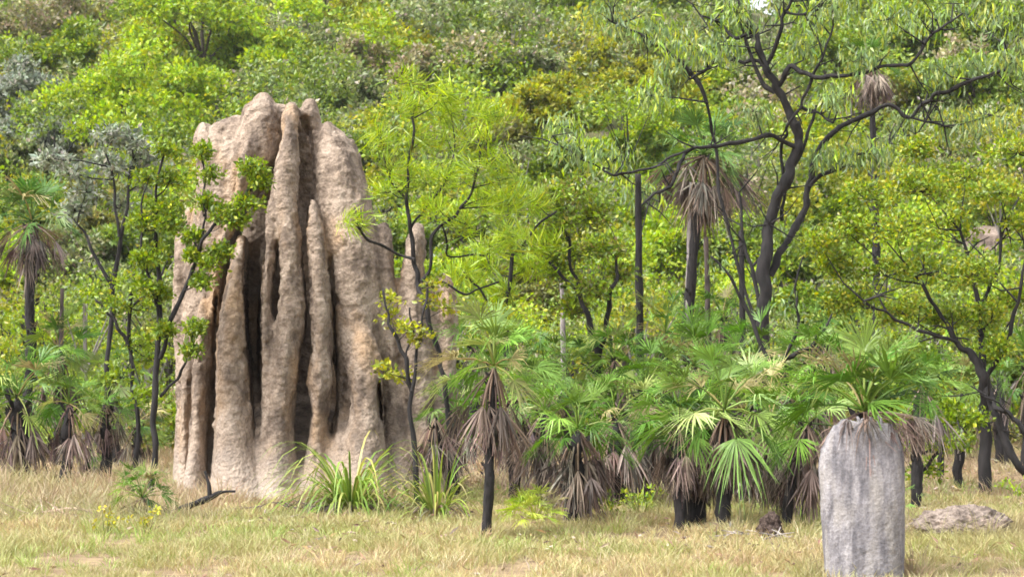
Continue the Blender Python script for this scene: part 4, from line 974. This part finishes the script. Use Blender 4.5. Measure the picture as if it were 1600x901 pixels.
grass('tall_grass', 'taller tan grass left of the mound', 3200, 24, 19.8, 27, .30, *TAN, 3, .006, keep=lambda x, y, g: (x < -3.0) & (g.random(len(x)) < .75), rt=.07)
grass('green_grass', 'patches of fresh green grass among the straw', 2600, 20, 14, 27, .14, [(.22, .32, .06), (.30, .38, .09), (.38, .40, .15)], [2, 2, 1], 5, .006, keep=lambda x, y, g: fbm(v3(x, y, 0), 1.3, 3, 77) > .50, rt=.06, green_amt=.3)
def near_base(x, y, g):
    e = np.hypot((x + 2.66) / 1.62, (y - 24.9) / 1.75); f = np.hypot((x - 2.62) / .36, (y - 14.8) / .28); h = np.hypot((x - 4.19) / .5, (y - 18.6) / .45)
    t = lambda k, w_: (k > .93) & (k < 1 + w_)
    return t(e, .16) | (t(f, .5) & (y > 14.7)) | t(h, .45)
grass('edge_grass', 'longer dry grass growing up against the termite mounds', 60000, 16, 14, 27, .19, *TAN, 6, .006, keep=near_base, rt=.05)
def litter():
    g = np.random.default_rng(9); n = 9000; y = np.sqrt(g.uniform(15 ** 2, 36 ** 2, n)); x = g.uniform(-.3, .3, n) * y
    ok = fbm(v3(x, y, 0), 1.0, 3, 41) > np.where(y < 20, .56, .44); x, y = x[ok], y[ok]; n = len(x)
    b = np.stack([x, y, H(x, y) + g.uniform(.01, .10, n)], 1); d = unit(np.stack([g.normal(size=n), g.normal(size=n), g.normal(size=n) * .35], 1))
    mb = MB(); leaves(mb, b, d, .075 * g.uniform(.5, 2.0, n), .026, pal([(.30, .20, .14), (.40, .33, .27), (.16, .11, .09), (.33, .24, .12)], [3, 2, 2, 2], n, .2, g), g)
    tag(mb.build('leaf_litter', M_DRY), 'fallen brown leaves and frond bits in the grass', 'leaf litter', kind='stuff')
litter()

# the far hillside pales a little: a thin even haze around everything
def haze():
    x0, x1, y0, y1, z0, z1 = -1700, 1700, -500, 1700, -1.2, 130
    v = np.array([[x0, y0, z0], [x1, y0, z0], [x1, y1, z0], [x0, y1, z0], [x0, y0, z1], [x1, y0, z1], [x1, y1, z1], [x0, y1, z1]], float)
    q = [[0, 3, 2, 1], [4, 5, 6, 7], [0, 1, 5, 4], [1, 2, 6, 5], [2, 3, 7, 6], [3, 0, 4, 7]]
    m, N, L = mat_new('haze_air'); out = N.new('ShaderNodeOutputMaterial'); p = N.new('ShaderNodeVolumePrincipled')
    p.inputs['Density'].default_value = .00016; p.inputs['Color'].default_value = (.95, .97, 1, 1); p.inputs['Anisotropy'].default_value = .2
    L.new(p.outputs[0], out.inputs['Volume'])
    mb = MB(); mb.add(v, q, (1, 1, 1)); tag(mb.build('haze', m), 'thin pale haze over the far hillside', 'haze', kind='stuff')
haze()
print('faces', sum(len(o.data.polygons) for o in bpy.data.objects if o.type == 'MESH'))
